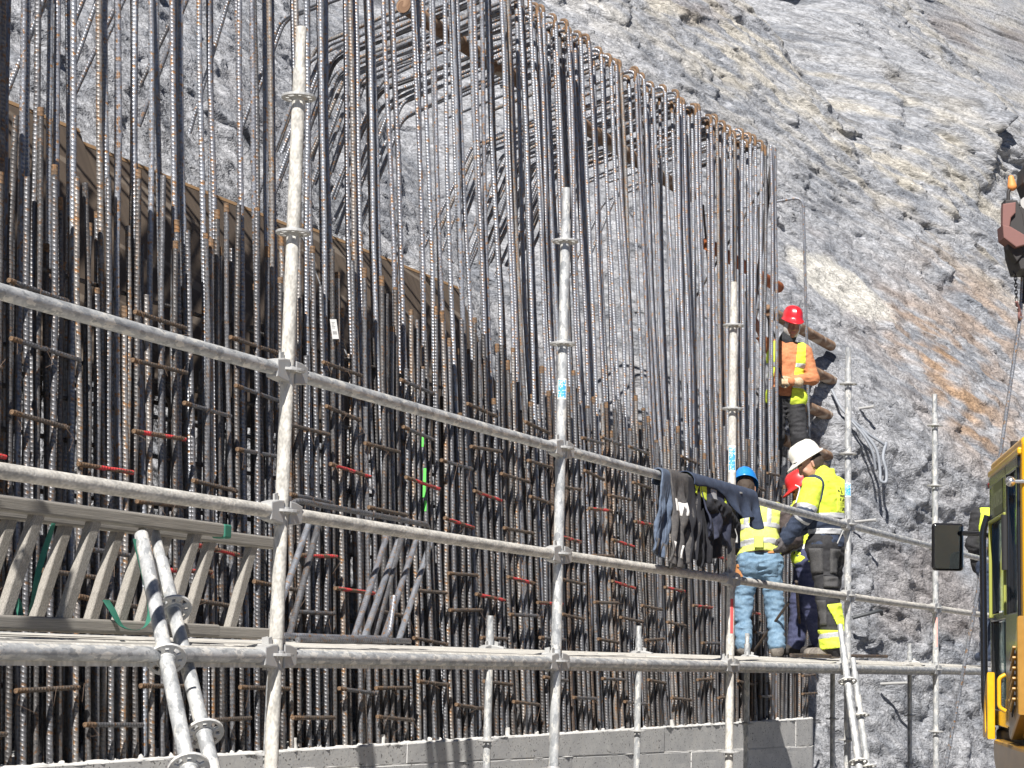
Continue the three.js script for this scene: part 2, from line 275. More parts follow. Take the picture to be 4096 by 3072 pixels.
// ---------------------------------------------------------------- concrete wall foot with the marks of its form panels
const WALL_Z = -2.0, WALL_TOP = 1.555, WALL_END = 11.75, CORNER = 0.55;
{
  const w = thing('concrete_wall', 'pale grey cast concrete wall foot carrying the dense steel bars', 'wall', V(0, 0, 0));
  const cmap = tex(1024, 512, (u, v) => {
    const n = tnoise(u, v, 10, 6, 5) * 0.5 + tnoise(u, v, 30, 22, 8) * 0.35 + tnoise(u, v, 110, 80, 3) * 0.3; let c = mix3([186, 186, 185], [212, 211, 207], clamp(0.5 + n, 0, 1));
    const pore = sstep(0.47, 0.53, tnoise(u, v, 150, 90, 31) + 0.1 * tnoise(u, v, 8, 6, 2)); c = mix3(c, [86, 84, 82], pore * 0.8);
    const run = sstep(0.2, 0.4, tnoise(u, v * 0.12, 60, 6, 44)) * sstep(0.0, 0.4, tnoise(u, v, 6, 3, 49)); return mix3(c, [206, 203, 197], run * 0.5); }, true, [0.4, 0.8]);
  const cb = tex(512, 512, (u, v) => 128 + 60 * tnoise(u, v, 60, 60, 7) + 50 * tnoise(u, v, 140, 140, 3), false, [0.7, 0.7]);
  const conc = new THREE.MeshStandardMaterial({ map: cmap, bumpMap: cb, bumpScale: 0.0015, roughness: 0.82 });
  // plan line of the face: straight, then round the far corner into the rock
  const len = WALL_END - CORNER, arc = CORNER * Math.PI / 2;
  const plan = (s, off = 0) => { if (s <= len) return [s, WALL_Z + off, 0, 1]; const a = Math.min(1, (s - len) / arc) * Math.PI / 2, e = Math.max(0, s - len - arc); return [len + (CORNER + off) * Math.sin(a) , WALL_Z - CORNER + (CORNER + off) * Math.cos(a) - e, Math.sin(a), Math.cos(a)]; };
  function panel(s0, s1, yb0, yb1, yt0, yt1, off, name) {
    const n = Math.max(2, Math.ceil((s1 - s0) / (s1 > len ? 0.06 : 0.25))), pos = [], uv = [], idx = [];
    for (let i = 0; i <= n; i++) {
      const t = i / n, s = lerp(s0, s1, t), yb = lerp(yb0, yb1, t), yt = lerp(yt0, yt1, t), f = plan(s, off), k = plan(s, off - 0.06), bev = 0.004, ff = plan(s, off - bev);
      for (const [q, y, vv] of [[k, yb, yb], [ff, yb, yb], [f, yb + bev, yb + bev], [f, yt - bev, yt - bev], [ff, yt, yt], [k, yt, yt + 0.06]]) { pos.push(q[0], y, q[1]); uv.push(s, vv); }
      if (i < n) for (let r = 0; r < 5; r++) { const p = i * 6 + r; idx.push(p, p + 6, p + 1, p + 1, p + 6, p + 7); }
    }
    for (const e of [0, n]) { const p = e * 6; const o = [[0, 1, 2], [0, 2, 3], [0, 3, 4], [0, 4, 5]]; for (const [x, y, z] of o) e ? idx.push(p + x, p + z, p + y) : idx.push(p + x, p + y, p + z); }
    const g = new THREE.BufferGeometry(); g.setAttribute('position', new THREE.Float32BufferAttribute(pos, 3)); g.setAttribute('uv', new THREE.Float32BufferAttribute(uv, 2)); g.setIndex(idx);
    const gg = g.toNonIndexed(); gg.computeVertexNormals(); part(name, gg, conc, w);
  }
  const seamY = (s) => lerp(1.47, 1.27, clamp((s - 0.2) / 11.5, 0, 1)), END = len + arc + 1.1;
  const top = [-5, -1.9, 2.36, 6.9, 10.67, END], low = [-5, -0.6, 2.39, 4.95, 7.56, 9.61, 11.03, END];
  for (let i = 0; i < top.length - 1; i++) panel(top[i] + 0.003, top[i + 1] - 0.003, seamY(top[i]) + 0.004, seamY(top[i + 1]) + 0.004, WALL_TOP, WALL_TOP, 0.004 * ((i * 7) % 3 - 1), 'concrete_panel');
  for (let i = 0; i < low.length - 1; i++) panel(low[i] + 0.003, low[i + 1] - 0.003, 0.55, 0.55, seamY(low[i]) - 0.004, seamY(low[i + 1]) - 0.004, 0.006 + 0.003 * ((i * 5) % 3 - 1), 'concrete_panel');
  for (let i = 0; i < low.length - 1; i++) panel(low[i] + 0.003, low[i + 1] - 0.003, -0.3, -0.3, 0.545, 0.545, 0.002, 'concrete_panel');
  // rough broken lip of laitance along the top edge and mortar bled out of the level joint
  const lip = new THREE.MeshStandardMaterial({ color: new THREE.Color(0.58, 0.575, 0.555), roughness: 0.95 });
  const strip = (f, name) => { const pos = [], idx = []; let n = 0; const K = 7; for (let s = -5; s < END - 0.6; s += 0.03, n++) for (let r = 0; r < K; r++) { const [x, y, z] = f(s, r / (K - 1)); pos.push(x, y, z); } for (let i = 0; i < n - 1; i++) for (let r = 0; r < K - 1; r++) { const p = i * K + r; idx.push(p, p + K, p + 1, p + 1, p + K, p + K + 1); } const g = new THREE.BufferGeometry(); g.setAttribute('position', new THREE.Float32BufferAttribute(pos, 3)); g.setIndex(idx); g.computeVertexNormals(); part(name, g, lip, w); };
  strip((s, t) => { const a = t * Math.PI, r = 0.013 + 0.009 * noise(s * 6, t * 2, 3) + 0.01 * noise(s * 22, t * 3, 8), q = plan(s, -0.018 + Math.cos(a) * r * 1.3 * (t < 0.5 ? 1 : 2.5)); return [q[0], WALL_TOP - 0.006 + Math.sin(a) * r, q[1]]; }, 'broken_edge');
  strip((s, t) => { const a = (t - 0.5) * Math.PI, m = Math.max(0, noise(s * 4, 7, 3) + 0.15) * 0.02 + Math.max(0, noise(s * 18, 3, 9)) * 0.008, q = plan(s, -0.012 + Math.cos(a) * (0.01 + m)); return [q[0], seamY(s) + Math.sin(a) * 0.0065, q[1]]; }, 'mortar_joint');
  // the core that fills the cage up to the top of the lift
  const core = []; { const pos = [], idx = []; let n = 0; for (let s = -5; s <= END; s += 0.1, n++) { const q = plan(s, -0.05), y = WALL_TOP - 0.02 + 0.012 * noise(s * 5, 1, 1); pos.push(q[0], y, q[1], Math.min(q[0], 11.4), WALL_TOP - 0.05, -4.4); } for (let i = 0; i < n - 1; i++) { const p = i * 2; idx.push(p, p + 2, p + 1, p + 1, p + 2, p + 3); } const g = new THREE.BufferGeometry(); g.setAttribute('position', new THREE.Float32BufferAttribute(pos, 3)); g.setIndex(idx); g.computeVertexNormals(); part('wall_top', g, lip, w); }
}

// ---------------------------------------------------------------- plywood leaning behind the cage
{
  const p = thing('plywood_formwork', 'brown plywood form boards leaning back behind the steel bars', 'formwork');
  const mk = (s) => new THREE.MeshStandardMaterial({ map: tex(256, 512, (u, v) => { const g = tnoise(u, v, 60, 3, s) * 0.5 + tnoise(u, v, 9, 5, s + 3) * 0.6; let c = mix3([70, 61, 53], [96, 84, 72], clamp(0.5 + g, 0, 1)); const sc = sstep(0.3, 0.45, tnoise(u * 0.3 + v * 0.7, v, 30, 10, s + 8)); return mix3(c, [150, 140, 128], sc * 0.5); }), roughness: 0.72 });  // browns lowered all over to hold the shade of the bars in front
  const face = [mk(3), mk(13)], edge = new THREE.MeshStandardMaterial({ color: new THREE.Color(0.26, 0.16, 0.08), roughness: 0.8 });
  let x = -4.4, i = 0;
  for (const w of [2.5, 2.5, 2.5, 2.5]) {
    const x1 = Math.min(x + w, 6.25), ww = x1 - x - 0.008, y0 = 3.45, h = 1.75, tilt = -24 * DEG + 0.01 * ((i * 3) % 3 - 1);
    const g = new THREE.Group();
    const b = part('plywood_board', new THREE.PlaneGeometry(1, 1), face[i % 2], p);
    b.geometry = rbox(ww, h, 0.02, 0.003); b.position.set(x + ww / 2, y0 + h / 2 * Math.cos(tilt) + 0.04 * Math.sin(i * 2.1), -3.02 + 0.01 * i); b.rotation.x = tilt;
    const e = part('board_edge', rbox(ww, 0.03, 0.024, 0.003, 0, h / 2 + 0.004, 0.001), edge, b);
    const s = part('stiffener', rbox(0.09, h * 0.98, 0.06, 0.004, -ww / 2 + 0.4, 0, -0.045), edge, b);
    x = x1; i++;
  }
}
// ---------------------------------------------------------------- reinforcement cage
const cage = thing('rebar_cage', 'dense cage of upright ribbed steel bars rising from the concrete wall foot', 'rebar cage');
const FRONT = -2.085;
const batter = (x) => 0.068 * (1 - sstep(6, 11, x));
{
  const upright = (x, z, y0, y1, lean, wob, seed, n = 6) => { const o = []; for (let i = 0; i <= n; i++) { const y = lerp(y0, y1, i / n), s = (y - y0); o.push(V(x + wob * 0.035 * noise(y * 0.55, seed, 1) * Math.min(1, s) + 0, y, z - lean * (y - WALL_TOP) + wob * 0.03 * noise(y * 0.5, seed, 9) * Math.min(1, s))); } return o; };
  const tipOf = (pts, d) => { const a = pts[pts.length - 1], b = pts[pts.length - 2], t = a.clone().sub(b).normalize(); return [a.clone().addScaledVector(t, -d), a.clone().addScaledVector(t, 0.0005)]; };
  // short starter bars in two close layers
  let n = 0; const feet = [];
  const starter = (x, z, layer) => {
    const r = rr(0.0145, 0.0168), hgt = lerp(4.42, 4.02, sstep(-2, 8, x)) + (layer ? -0.12 : 0.06) + rr(-0.26, 0.2) + (R() < 0.14 ? rr(-0.5, -0.2) : 0), k = R();
    const pts = upright(x, z, WALL_TOP - 0.06, hgt, batter(x) * 0.9 + rr(-0.008, 0.008), 1, n * 3.7 + 1, 5);
    pts.forEach((p, i) => { p.x += (i / 5) * rr(-0.012, 0.012); });
    const m = k < 0.07 ? rusty : k < 0.42 ? dullA : k < 0.88 ? dullB : steelC;
    const b = part('starter_bar', bar(pts, r, 10, rr(0, 3), R()), m, cage);
    feet.push([x, r, pts, b, layer]);
    if (R() < 0.5) part('rusted_end', bar(tipOf(pts, rr(0.015, 0.07)), r + 0.0012, 10, rr(0, 2), R()), rustTip, b);
    n++;
  };
  for (let x = -2.7; x < WALL_END - 0.35; x += rr(0.083, 0.112)) starter(x, FRONT + rr(-0.022, 0.012), 0);
  for (let x = -2.66; x < WALL_END - 0.35; x += rr(0.088, 0.118)) starter(x, FRONT - 0.115 + rr(-0.03, 0.03), 1);
  for (let k = 1; k <= 9; k++) { const a = k / 9 * 80 * DEG; starter(WALL_END - CORNER + (CORNER - 0.085) * Math.sin(a), WALL_Z - CORNER + (CORNER - 0.085) * Math.cos(a), k % 2); }
  // long bars; most bend over the top as hairpins, run back towards the rock and kick down
  const longBar = (x, z, kind) => {
    const r = rr(0.016, 0.0176), top = 7.27 + rr(-0.035, 0.035), lean = batter(x) + rr(-0.006, 0.006), k = R(), m = k < 0.5 ? steelA : k < 0.83 ? steelB : k < 0.95 ? steelC : dullB;
    let pts = upright(x, z, WALL_TOP - 0.05, top, lean, 1.2, n * 2.3 + 40, 9);
    const e = pts[pts.length - 1];
    if (kind) {
      const run = kind === 2 ? rr(1.5, 1.75) : rr(0.35, 1.5), drop = run * rr(0.2, 0.34), j = V(e.x + rr(-0.12, 0.12), e.y - drop, e.z - run), leg = kind === 2 ? rr(0.7, 1.1) : 0;
      const up = pts.slice(0, -1), tail = [up[up.length - 1], e, j]; if (leg) tail.push(V(j.x + rr(-0.1, 0.05), j.y - leg, j.z - leg * rr(0.32, 0.5)));
      pts = up.slice(0, -1).concat(fillet(tail, 0.1, 6));
    }
    const b = part('hairpin_bar', bar(pts, r, 10, rr(0, 3), R()), m, cage); if (!kind) b.name = 'long_bar';
    if (kind) { const t = fillet([e.clone().add(V(0, -0.12, 0)), e, V(e.x, e.y - 0.03, e.z - 0.12)], 0.1, 6); part('rusted_bend', bar(t.slice(0, -1), r + 0.001, 10, 0, 0), rustTip, b); }
    n++;
  };
  let i = 0;
  for (let x = -2.62; x < 10.05; x += rr(0.082, 0.128), i++) {
    const dense = (x > 4.7 && x < 6.35) || (x > 7.6 && x < 9.2);
    const kind = dense ? (R() < 0.85 ? 2 : 1) : x < 4.7 ? (R() < 0.42 ? 2 : 0) : x > 9.2 ? (R() < 0.3 ? 2 : 1) : 1;
    longBar(x, FRONT - 0.045 + (i % 3 === 1 ? -0.12 : 0) + rr(-0.02, 0.02), kind);
    if (dense ? R() < 0.9 : R() < 0.22) longBar(x + 0.045, FRONT - 0.2 + rr(-0.05, 0.03), dense ? 2 : kind);
  }
  for (const [x, z] of [[10.2, -2.1], [10.26, -2.14], [10.34, -2.11]]) longBar(x, z, 0);
  // bars at the open end of the cage: one hairpin far out and a few thin raking bars
  for (const [pts, m, r] of [
    [fillet([V(12.25, 2.9, -2.3), V(11.95, 4.4, -2.25), V(11.5, 7.05, -2.2), V(11.4, 6.9, -3.4)], 0.12), steelA, 0.0155],
    [[V(10.32, 7.1, -2.2), V(10.9, 4.4, -2.7)], dullA, 0.014], [[V(10.36, 7.0, -2.2), V(11.0, 4.3, -2.75)], dullA, 0.014],
    [[V(10.1, 5.6, -3.0), V(10.22, 6.95, -2.2)], dullA, 0.013], [[V(9.7, 6.6, -2.7), V(11.0, 5.4, -3.0)], dullA, 0.012],
    [[V(11.2, 6.9, -2.6), V(11.9, 4.6, -2.75)], dullA, 0.013], [[V(11.7, 6.2, -2.8), V(12.9, 5.3, -2.75)], dullA, 0.012], [[V(11.4, 5.5, -2.75), V(12.6, 6.4, -2.95)], dullA, 0.012], [[V(11.3, 5.0, -2.7), V(12.8, 4.6, -2.7)], dullA, 0.012], [[V(11.9, 5.9, -2.7), V(12.0, 3.6, -2.65)], dullA, 0.012],
    [[V(11.5, 6.35, -2.7), V(11.35, 5.2, -2.75)], dullA, 0.013]]) part('raking_bar', bar(pts, r, 10, rr(0, 2), R()), m, cage);
  for (let x = -2.6; x < 11.2; x += rr(0.09, 0.14)) part('inner_bar', bar([V(x, WALL_TOP - 0.05, FRONT - 0.3 + rr(-0.06, 0.06)), V(x + rr(-0.03, 0.03), 3.7 + rr(-0.4, 0.35), FRONT - 0.42)], 0.0155, 8, rr(0, 3), R()), R() < 0.5 ? dullA : dullB, cage);
  // level distribution bars deep in the cage
  for (let y = 1.9; y < 4.0; y += 0.2) part('distribution_bar', bar([V(-3, y, FRONT - 0.24), V(3, y + rr(-0.02, 0.02), FRONT - 0.27), V(8, y, FRONT - 0.27), V(11.3, y, FRONT - 0.24)], 0.012, 8), dullA, cage);
  for (const y of [2.3, 2.9, 3.5]) part('distribution_bar', bar([V(-3, y, -2.95), V(11.2, y + 0.02, -2.95)], 0.014, 8), dullA, cage);
  for (let x = -2.6; x < 11; x += 0.21) part('rear_bar', bar([V(x, WALL_TOP - 0.05, -2.98 + rr(-0.05, 0.05)), V(x + rr(-0.03, 0.03), 4.0 + rr(-0.3, 0.3), -3.04)], 0.015, 8, rr(0, 3), R()), dullA, cage);
  // short spacer bars tied level across the front, at the places they stand in
  const SP = [[-1.96,3.62],[-1.94,3.33],[-1.93,2.31],[-1.93,2.96],[-1.91,2.64],[-1.84,1.71],[-1.4,3.76],[-1.38,3.49],[-1.37,3.15],[-1.32,1.89],[-1.13,2.44],[-0.87,2.33],[-0.87,2.96],[-0.81,1.73],[-0.81,2.56],[-0.43,3.53],[-0.42,3.17],[-0.41,3.78],[-0.39,2.82],[-0.36,1.91],[-0.18,2.49],[0.03,3.37],[0.09,2.64],[0.1,2.35],[0.11,2.97],[0.17,1.73],[0.48,3.79],[0.53,3.53],[0.54,3.18],[0.55,1.9],[0.59,2.15],[0.7,2.47],[1.06,3.38],[1.09,1.73],[1.09,2.98],[1.11,2.32],[1.19,2.64],[1.49,3.8],[1.52,3.54],[1.56,3.2],[1.59,2.47],[1.62,1.89],[1.97,3.68],[1.99,3.37],[2.02,2.98],[2.06,2.36],[2.07,1.89],[2.08,1.72],[2.48,3.83],[2.5,3.53],[2.52,3.21],[2.57,2.5],[2.58,2.2],[2.63,1.93],[3.0,3.68],[3.03,3.37],[3.06,2.99],[3.09,2.63],[3.1,2.39],[3.16,1.78],[3.45,3.8],[3.49,3.51],[3.51,2.51],[3.52,3.21],[3.57,2.22],[3.59,1.93],[3.95,3.67],[3.97,3.37],[3.99,2.99],[4.03,2.65],[4.04,2.39],[4.06,1.79],[4.41,3.79],[4.44,3.51],[4.46,3.25],[4.53,2.49],[4.55,2.24],[4.6,1.96],[4.91,3.37],[4.91,3.67],[4.93,3.0],[4.96,2.68],[4.97,2.42],[5.13,1.81],[5.48,3.79],[5.51,3.54],[5.57,3.25],[5.61,2.53],[5.62,2.89],[5.66,2.25],[5.72,1.95],[5.88,3.84],[5.95,3.67],[6.0,2.71],[6.0,3.39],[6.04,3.04],[6.15,2.43],[6.17,1.77],[6.48,3.83],[6.54,3.22],[6.54,3.54],[6.63,2.54],[6.68,2.26],[6.71,1.94],[7.11,3.71],[7.17,2.71],[7.2,2.42],[7.24,1.79],[7.66,3.87],[7.84,2.58],[7.9,1.94],[8.04,2.26],[8.38,3.05],[8.44,1.78],[8.8,3.9],[9.0,1.93],[9.22,2.59],[9.4,3.79],[9.49,2.39],[9.63,1.79],[9.88,3.93],[10.29,2.23],[11.06,1.8],[11.06,1.98]];
  const tied = [];
  SP.forEach(([x, y], q) => {
    const L = rr(0.42, 0.52), dy = rr(-0.035, 0.02), zz = FRONT + 0.034 - batter(x) * 0.9 * (y - WALL_TOP), a = V(x, y, zz), b = V(x + L, y + dy, zz + rr(-0.01, 0.008));
    const paint = y > 2.45 && y < 3.28 && ((q * 37) % 10) < 6;
    const m = part('spacer_bar', bar([a, b], 0.0118, 10, rr(0, 2), R()), paint ? paintedMat : (q * 13) % 7 < 2 ? dullB : spacerMat, cage);
    const d = b.clone().sub(a).normalize(), e = rr(0.03, 0.08); part('rusted_end', bar([a.clone().addScaledVector(d, -0.0005), a.clone().addScaledVector(d, e)], 0.0127, 10, 0, 0), rustTip, m);
    for (const t of [0.08, 0.5, 0.92]) if (R() < 0.75) { const c = a.clone().lerp(b, t), o = []; const u0 = R() * 6; for (let s = 0; s <= 7; s++) { const an = u0 + s * 1.1; o.push(V(c.x + 0.012 * Math.sin(s * 2.3), c.y + 0.0145 * Math.cos(an), c.z + 0.0145 * Math.sin(an))); } o.push(V(c.x + rr(-0.05, 0.05), c.y + rr(-0.08, 0.02), c.z + rr(0.01, 0.05))); o.push(V(c.x + rr(-0.07, 0.07), c.y + rr(-0.12, 0.04), c.z + rr(0.01, 0.05))); tied.push(bar(o, 0.0013, 4)); }
  });
  const wire = part('tie_wire', merge(tied), new THREE.MeshStandardMaterial({ color: new THREE.Color(0.16, 0.11, 0.08), metalness: 0.4, roughness: 0.6 }), cage); wire.userData.kind = 'stuff';
  // grout splashed up the feet of the bars
  const sp = []; for (let x = -2.7; x < 11.2; x += 0.07) { if (R() < 0.6) continue; const h = rr(0.012, 0.035) + (R() < 0.1 ? rr(0.02, 0.07) : 0), p = [], rad = []; for (let k = 0; k <= 4; k++) { p.push(V(x + rr(-0.004, 0.004), WALL_TOP - 0.02 + h * k / 4, FRONT + rr(-0.004, 0.004))); rad.push(lerp(0.032, 0.0175, Math.pow(k / 4, 0.4)) * rr(0.9, 1.1)); } sp.push(bar(p, rad, 7)); }
  const g = part('grout_splash', merge(sp), new THREE.MeshStandardMaterial({ color: new THREE.Color(0.5, 0.49, 0.47), roughness: 0.95 }), cage); g.userData.kind = 'stuff';
  // spray-paint stripes, the paper tag and a folded tin clip
  const green = new THREE.MeshStandardMaterial({ color: new THREE.Color(0.12, 0.62, 0.1), roughness: 0.7 });
  { const [x, r, pts, b0] = feet.filter((f) => !f[4]).sort((p, q) => Math.abs(p[0] - 2.86) - Math.abs(q[0] - 2.86))[0], on = (y) => { for (let k = 0; k < pts.length - 1; k++) if (pts[k + 1].y >= y) { const t = (y - pts[k].y) / (pts[k + 1].y - pts[k].y); return pts[k].clone().lerp(pts[k + 1], t); } return pts[pts.length - 1]; };
    for (const [y0, y1, w] of [[3.02, 3.09, 0.8], [3.11, 3.3, 1.0], [3.44, 3.52, 0.7]]) { const p = part('paint_mark', new THREE.CylinderGeometry(r + 0.0022, r + 0.0022, y1 - y0, 8, 1, true, -w / 2, w), green, b0); p.position.copy(on((y0 + y1) / 2)); p.rotation.y = -1.15; } }
  const cv = document.createElement('canvas'); cv.width = 64; cv.height = 128; const cx = cv.getContext('2d'); cx.fillStyle = '#e9e8e4'; cx.fillRect(0, 0, 64, 128); cx.fillStyle = '#555'; for (let k = 0; k < 5; k++) cx.fillRect(10, 20 + k * 9, 34 - (k % 3) * 7, 3); for (let k = 0; k < 14; k++) cx.fillRect(10 + k * 3, 78, 1 + (k % 2), 22);
  const ct = new THREE.CanvasTexture(cv); ct.colorSpace = THREE.SRGBColorSpace;
  const tag = part('paper_tag', box(0.055, 0.12, 0.0015), new THREE.MeshStandardMaterial({ map: ct, roughness: 0.7 }), cage); tag.position.set(1.62, 4.02, FRONT - 0.14 + 0.03); tag.rotation.set(-0.1, -0.25, 0.12);
}
// ---------------------------------------------------------------- scaffold
const TUBE = 0.02415, DECK = 2.086;
const rosetteGeo = (() => {
  const s = new THREE.Shape(); s.absarc(0, 0, 0.062, 0, Math.PI * 2);
  for (let k = 0; k < 8; k++) { const a = k * Math.PI / 4 + 0.39, big = k % 2, r0 = 0.034, r1 = big ? 0.053 : 0.05, w = big ? 0.3 : 0.2, h = new THREE.Path(); h.absarc(0, 0, r0, a - w, a + w, false); h.absarc(0, 0, r1, a + w * (big ? 1 : 0.8), a - w * (big ? 1 : 0.8), true); h.closePath(); s.holes.push(h); }
  return new THREE.ExtrudeGeometry(s, { depth: 0.0075, bevelEnabled: true, bevelThickness: 0.0012, bevelSize: 0.0012, bevelSegments: 1, curveSegments: 10 }).rotateX(-Math.PI / 2).translate(0, -0.0045, 0);
})();
const ringGeo = new THREE.LatheGeometry([[0.024, -0.012], [0.03, -0.008], [0.031, 0.012], [0.024, 0.016]].map(([a, b]) => new THREE.Vector2(a, b)), 14);
const rosetteMerged = merge([rosetteGeo, ringGeo]);
const headGeo = (() => { // wedge head: cast shell that grips the disc, and the wedge through it. Local +x points along the ledger, origin at the standard's axis
  const p = new THREE.Shape(); p.moveTo(0.026, -0.036); p.lineTo(0.062, -0.033); p.lineTo(0.105, -0.027); p.lineTo(0.105, 0.027); p.lineTo(0.062, 0.036); p.lineTo(0.026, 0.038); p.closePath();
  const shell = new THREE.ExtrudeGeometry(p, { depth: 0.036, bevelEnabled: true, bevelThickness: 0.006, bevelSize: 0.005, bevelSegments: 2 }).translate(0, 0, -0.018);
  const w = new THREE.Shape(); w.moveTo(0.034, -0.05); w.lineTo(0.05, -0.05); w.lineTo(0.06, 0.062); w.lineTo(0.034, 0.068); w.closePath();
  return merge([shell, new THREE.ExtrudeGeometry(w, { depth: 0.007, bevelEnabled: false }).translate(0, 0, -0.0035)]);
})();
const tubeV = (y0, y1, r = TUBE, sides = 18) => bar([V(0, y0, 0), V(0, (y0 + y1) / 2, 0), V(0, y1, 0)], r, sides, R() * 2, R());
const scaffold = thing('scaffold', 'grey tube scaffold with three rail lines and a steel plank deck beside the bar cage', 'scaffold');
function standard(parent, x, z, top, low, opts = {}) {
  const g = new THREE.Group(); g.name = 'standard'; g.position.set(x, 0, z); parent.add(g);
  const mat = opts.mat ?? galv;
  const pole = [tubeV(low, DECK + top - 0.155), tubeV(DECK + top - 0.158, DECK + top, 0.0192), tubeV(DECK + 0.055, DECK + 0.17, TUBE + 0.0012)];
  part('pole', merge(pole), mat, g);
  const lv = []; for (let k = -4; k <= 6; k++) { const y = k * 0.5; if (DECK + y > low + 0.08 && y < top - 0.17) lv.push(y); }
  for (const y of lv) { const r = part('rosette', rosetteMerged, opts.discs ?? castSteel, g); r.position.y = DECK + y; r.rotation.y = 0.2 + 0.1 * Math.sin(x * 7 + y * 3); }
  if (opts.lean) { g.rotation.z = opts.lean; }
  return g;
}
const OUT = [[-5.2, 0.12], [-2.6, 0.058], [0, 0], [2.52, 0.015], [5.108, 0.017], [7.681, 0.058], [10.25, 0.1], [12.75, 0.3]];
const INN = [[-5.1, -1.55], [-2.53, -1.57], [0.04, -1.57], [2.6, -1.57], [5.17, -1.57], [7.75, -1.57], [10.2, -1.5], [12.5, -1.3]];
const LIFT = 0.045;                                                    // the inner row stands a little higher
OUT.forEach(([x, z], i) => standard(scaffold, x, z, i < 6 ? 2.262 : 1.5, 0.02, { mat: i === 3 || i === 1 ? dusty : galv }));
INN.forEach(([x, z]) => standard(scaffold, x, z, 0.262, 0.02, { mat: galv }));
function ledger(parent, name, a, b, mat = galv) {
  const g = new THREE.Group(); g.name = name; parent.add(g); g.position.copy(a);
  const d = b.clone().sub(a), L = d.length(); g.quaternion.setFromUnitVectors(V(1, 0, 0), d.clone().normalize());
  part('tube', bar([V(0.09, 0, 0), V(L / 3, -0.002, 0), V(2 * L / 3, -0.002, 0), V(L - 0.09, 0, 0)], TUBE, 18, R() * 2, R()), mat, g);
  part('wedge_head', headGeo, castSteel, g);
  const h = part('wedge_head', headGeo, castSteel, g); h.rotation.y = Math.PI; h.position.x = L;
  return g;
}
for (let i = 0; i < OUT.length - 1; i++) for (const y of [0, 0.5, 1.0]) ledger(scaffold, y ? 'guard_rail' : 'ledger', V(OUT[i][0], DECK + y - 0.006, OUT[i][1]), V(OUT[i + 1][0], DECK + y - 0.006, OUT[i + 1][1]), y === 0.5 ? dusty : galv);
for (let i = 0; i < INN.length - 1; i++) ledger(scaffold, 'ledger', V(INN[i][0], DECK + LIFT - 0.006, INN[i][1]), V(INN[i + 1][0], DECK + LIFT - 0.006, INN[i + 1][1]));
for (let i = 0; i < OUT.length; i++) ledger(scaffold, 'transom', V(OUT[i][0], DECK - 0.006, OUT[i][1]), V(INN[i][0], DECK + LIFT - 0.006, INN[i][1]));
{ // steel planks with hooks, laid side by side on the transoms
  const s = new THREE.Shape(); const w = 0.15, t = 0.034; s.moveTo(-w, -t); s.lineTo(-w + 0.03, -t); s.lineTo(-w + 0.03, -t + 0.004); s.lineTo(-w + 0.005, -t + 0.004); s.lineTo(-w + 0.005, t - 0.005); s.lineTo(w - 0.005, t - 0.005); s.lineTo(w - 0.005, -t + 0.004); s.lineTo(w - 0.03, -t + 0.004); s.lineTo(w - 0.03, -t); s.lineTo(w, -t); s.lineTo(w, t - 0.006); s.lineTo(w - 0.006, t); s.lineTo(-w + 0.006, t); s.lineTo(-w, t - 0.006); s.closePath();
  const hook = () => { const h = new THREE.Shape(); h.absarc(0, 0, 0.036, 0, Math.PI, false); h.lineTo(-0.036, -0.012); h.lineTo(-0.0255, -0.012); h.lineTo(-0.0255, 0); h.absarc(0, 0, 0.0255, Math.PI, 0, true); h.lineTo(0.036, 0); return new THREE.ExtrudeGeometry(h, { depth: 0.05, bevelEnabled: false, curveSegments: 8 }); };
  for (let i = 0; i < OUT.length - 1; i++) for (let k = 0; k < (i < 4 ? 4 : 5); k++) {
    const f = (k + 0.5) / 5, x0 = lerp(OUT[i][0], INN[i][0], f), x1 = lerp(OUT[i + 1][0], INN[i + 1][0], f), z0 = lerp(OUT[i][1], INN[i][1], f), z1 = lerp(OUT[i + 1][1], INN[i + 1][1], f), L = x1 - x0 - 0.1;
    const geo = new THREE.ExtrudeGeometry(s, { depth: L, bevelEnabled: false }).translate(0, 0, -L / 2).rotateY(Math.PI / 2).rotateX(0);
    const p = part('deck_plank', geo, dusty, scaffold); p.position.set((x0 + x1) / 2, DECK + LIFT * f - 0.012 + rr(-0.003, 0.003), (z0 + z1) / 2); p.rotation.y = -Math.atan2(z1 - z0, x1 - x0); p.rotation.x = LIFT / 1.57;
    for (const e of [-1, 1]) for (const q of [-0.09, 0.09]) { const h = part('hook', hook(), castSteel, p); h.position.set(e * (L / 2 + 0.036), -0.002, q - 0.025); }
  }
}
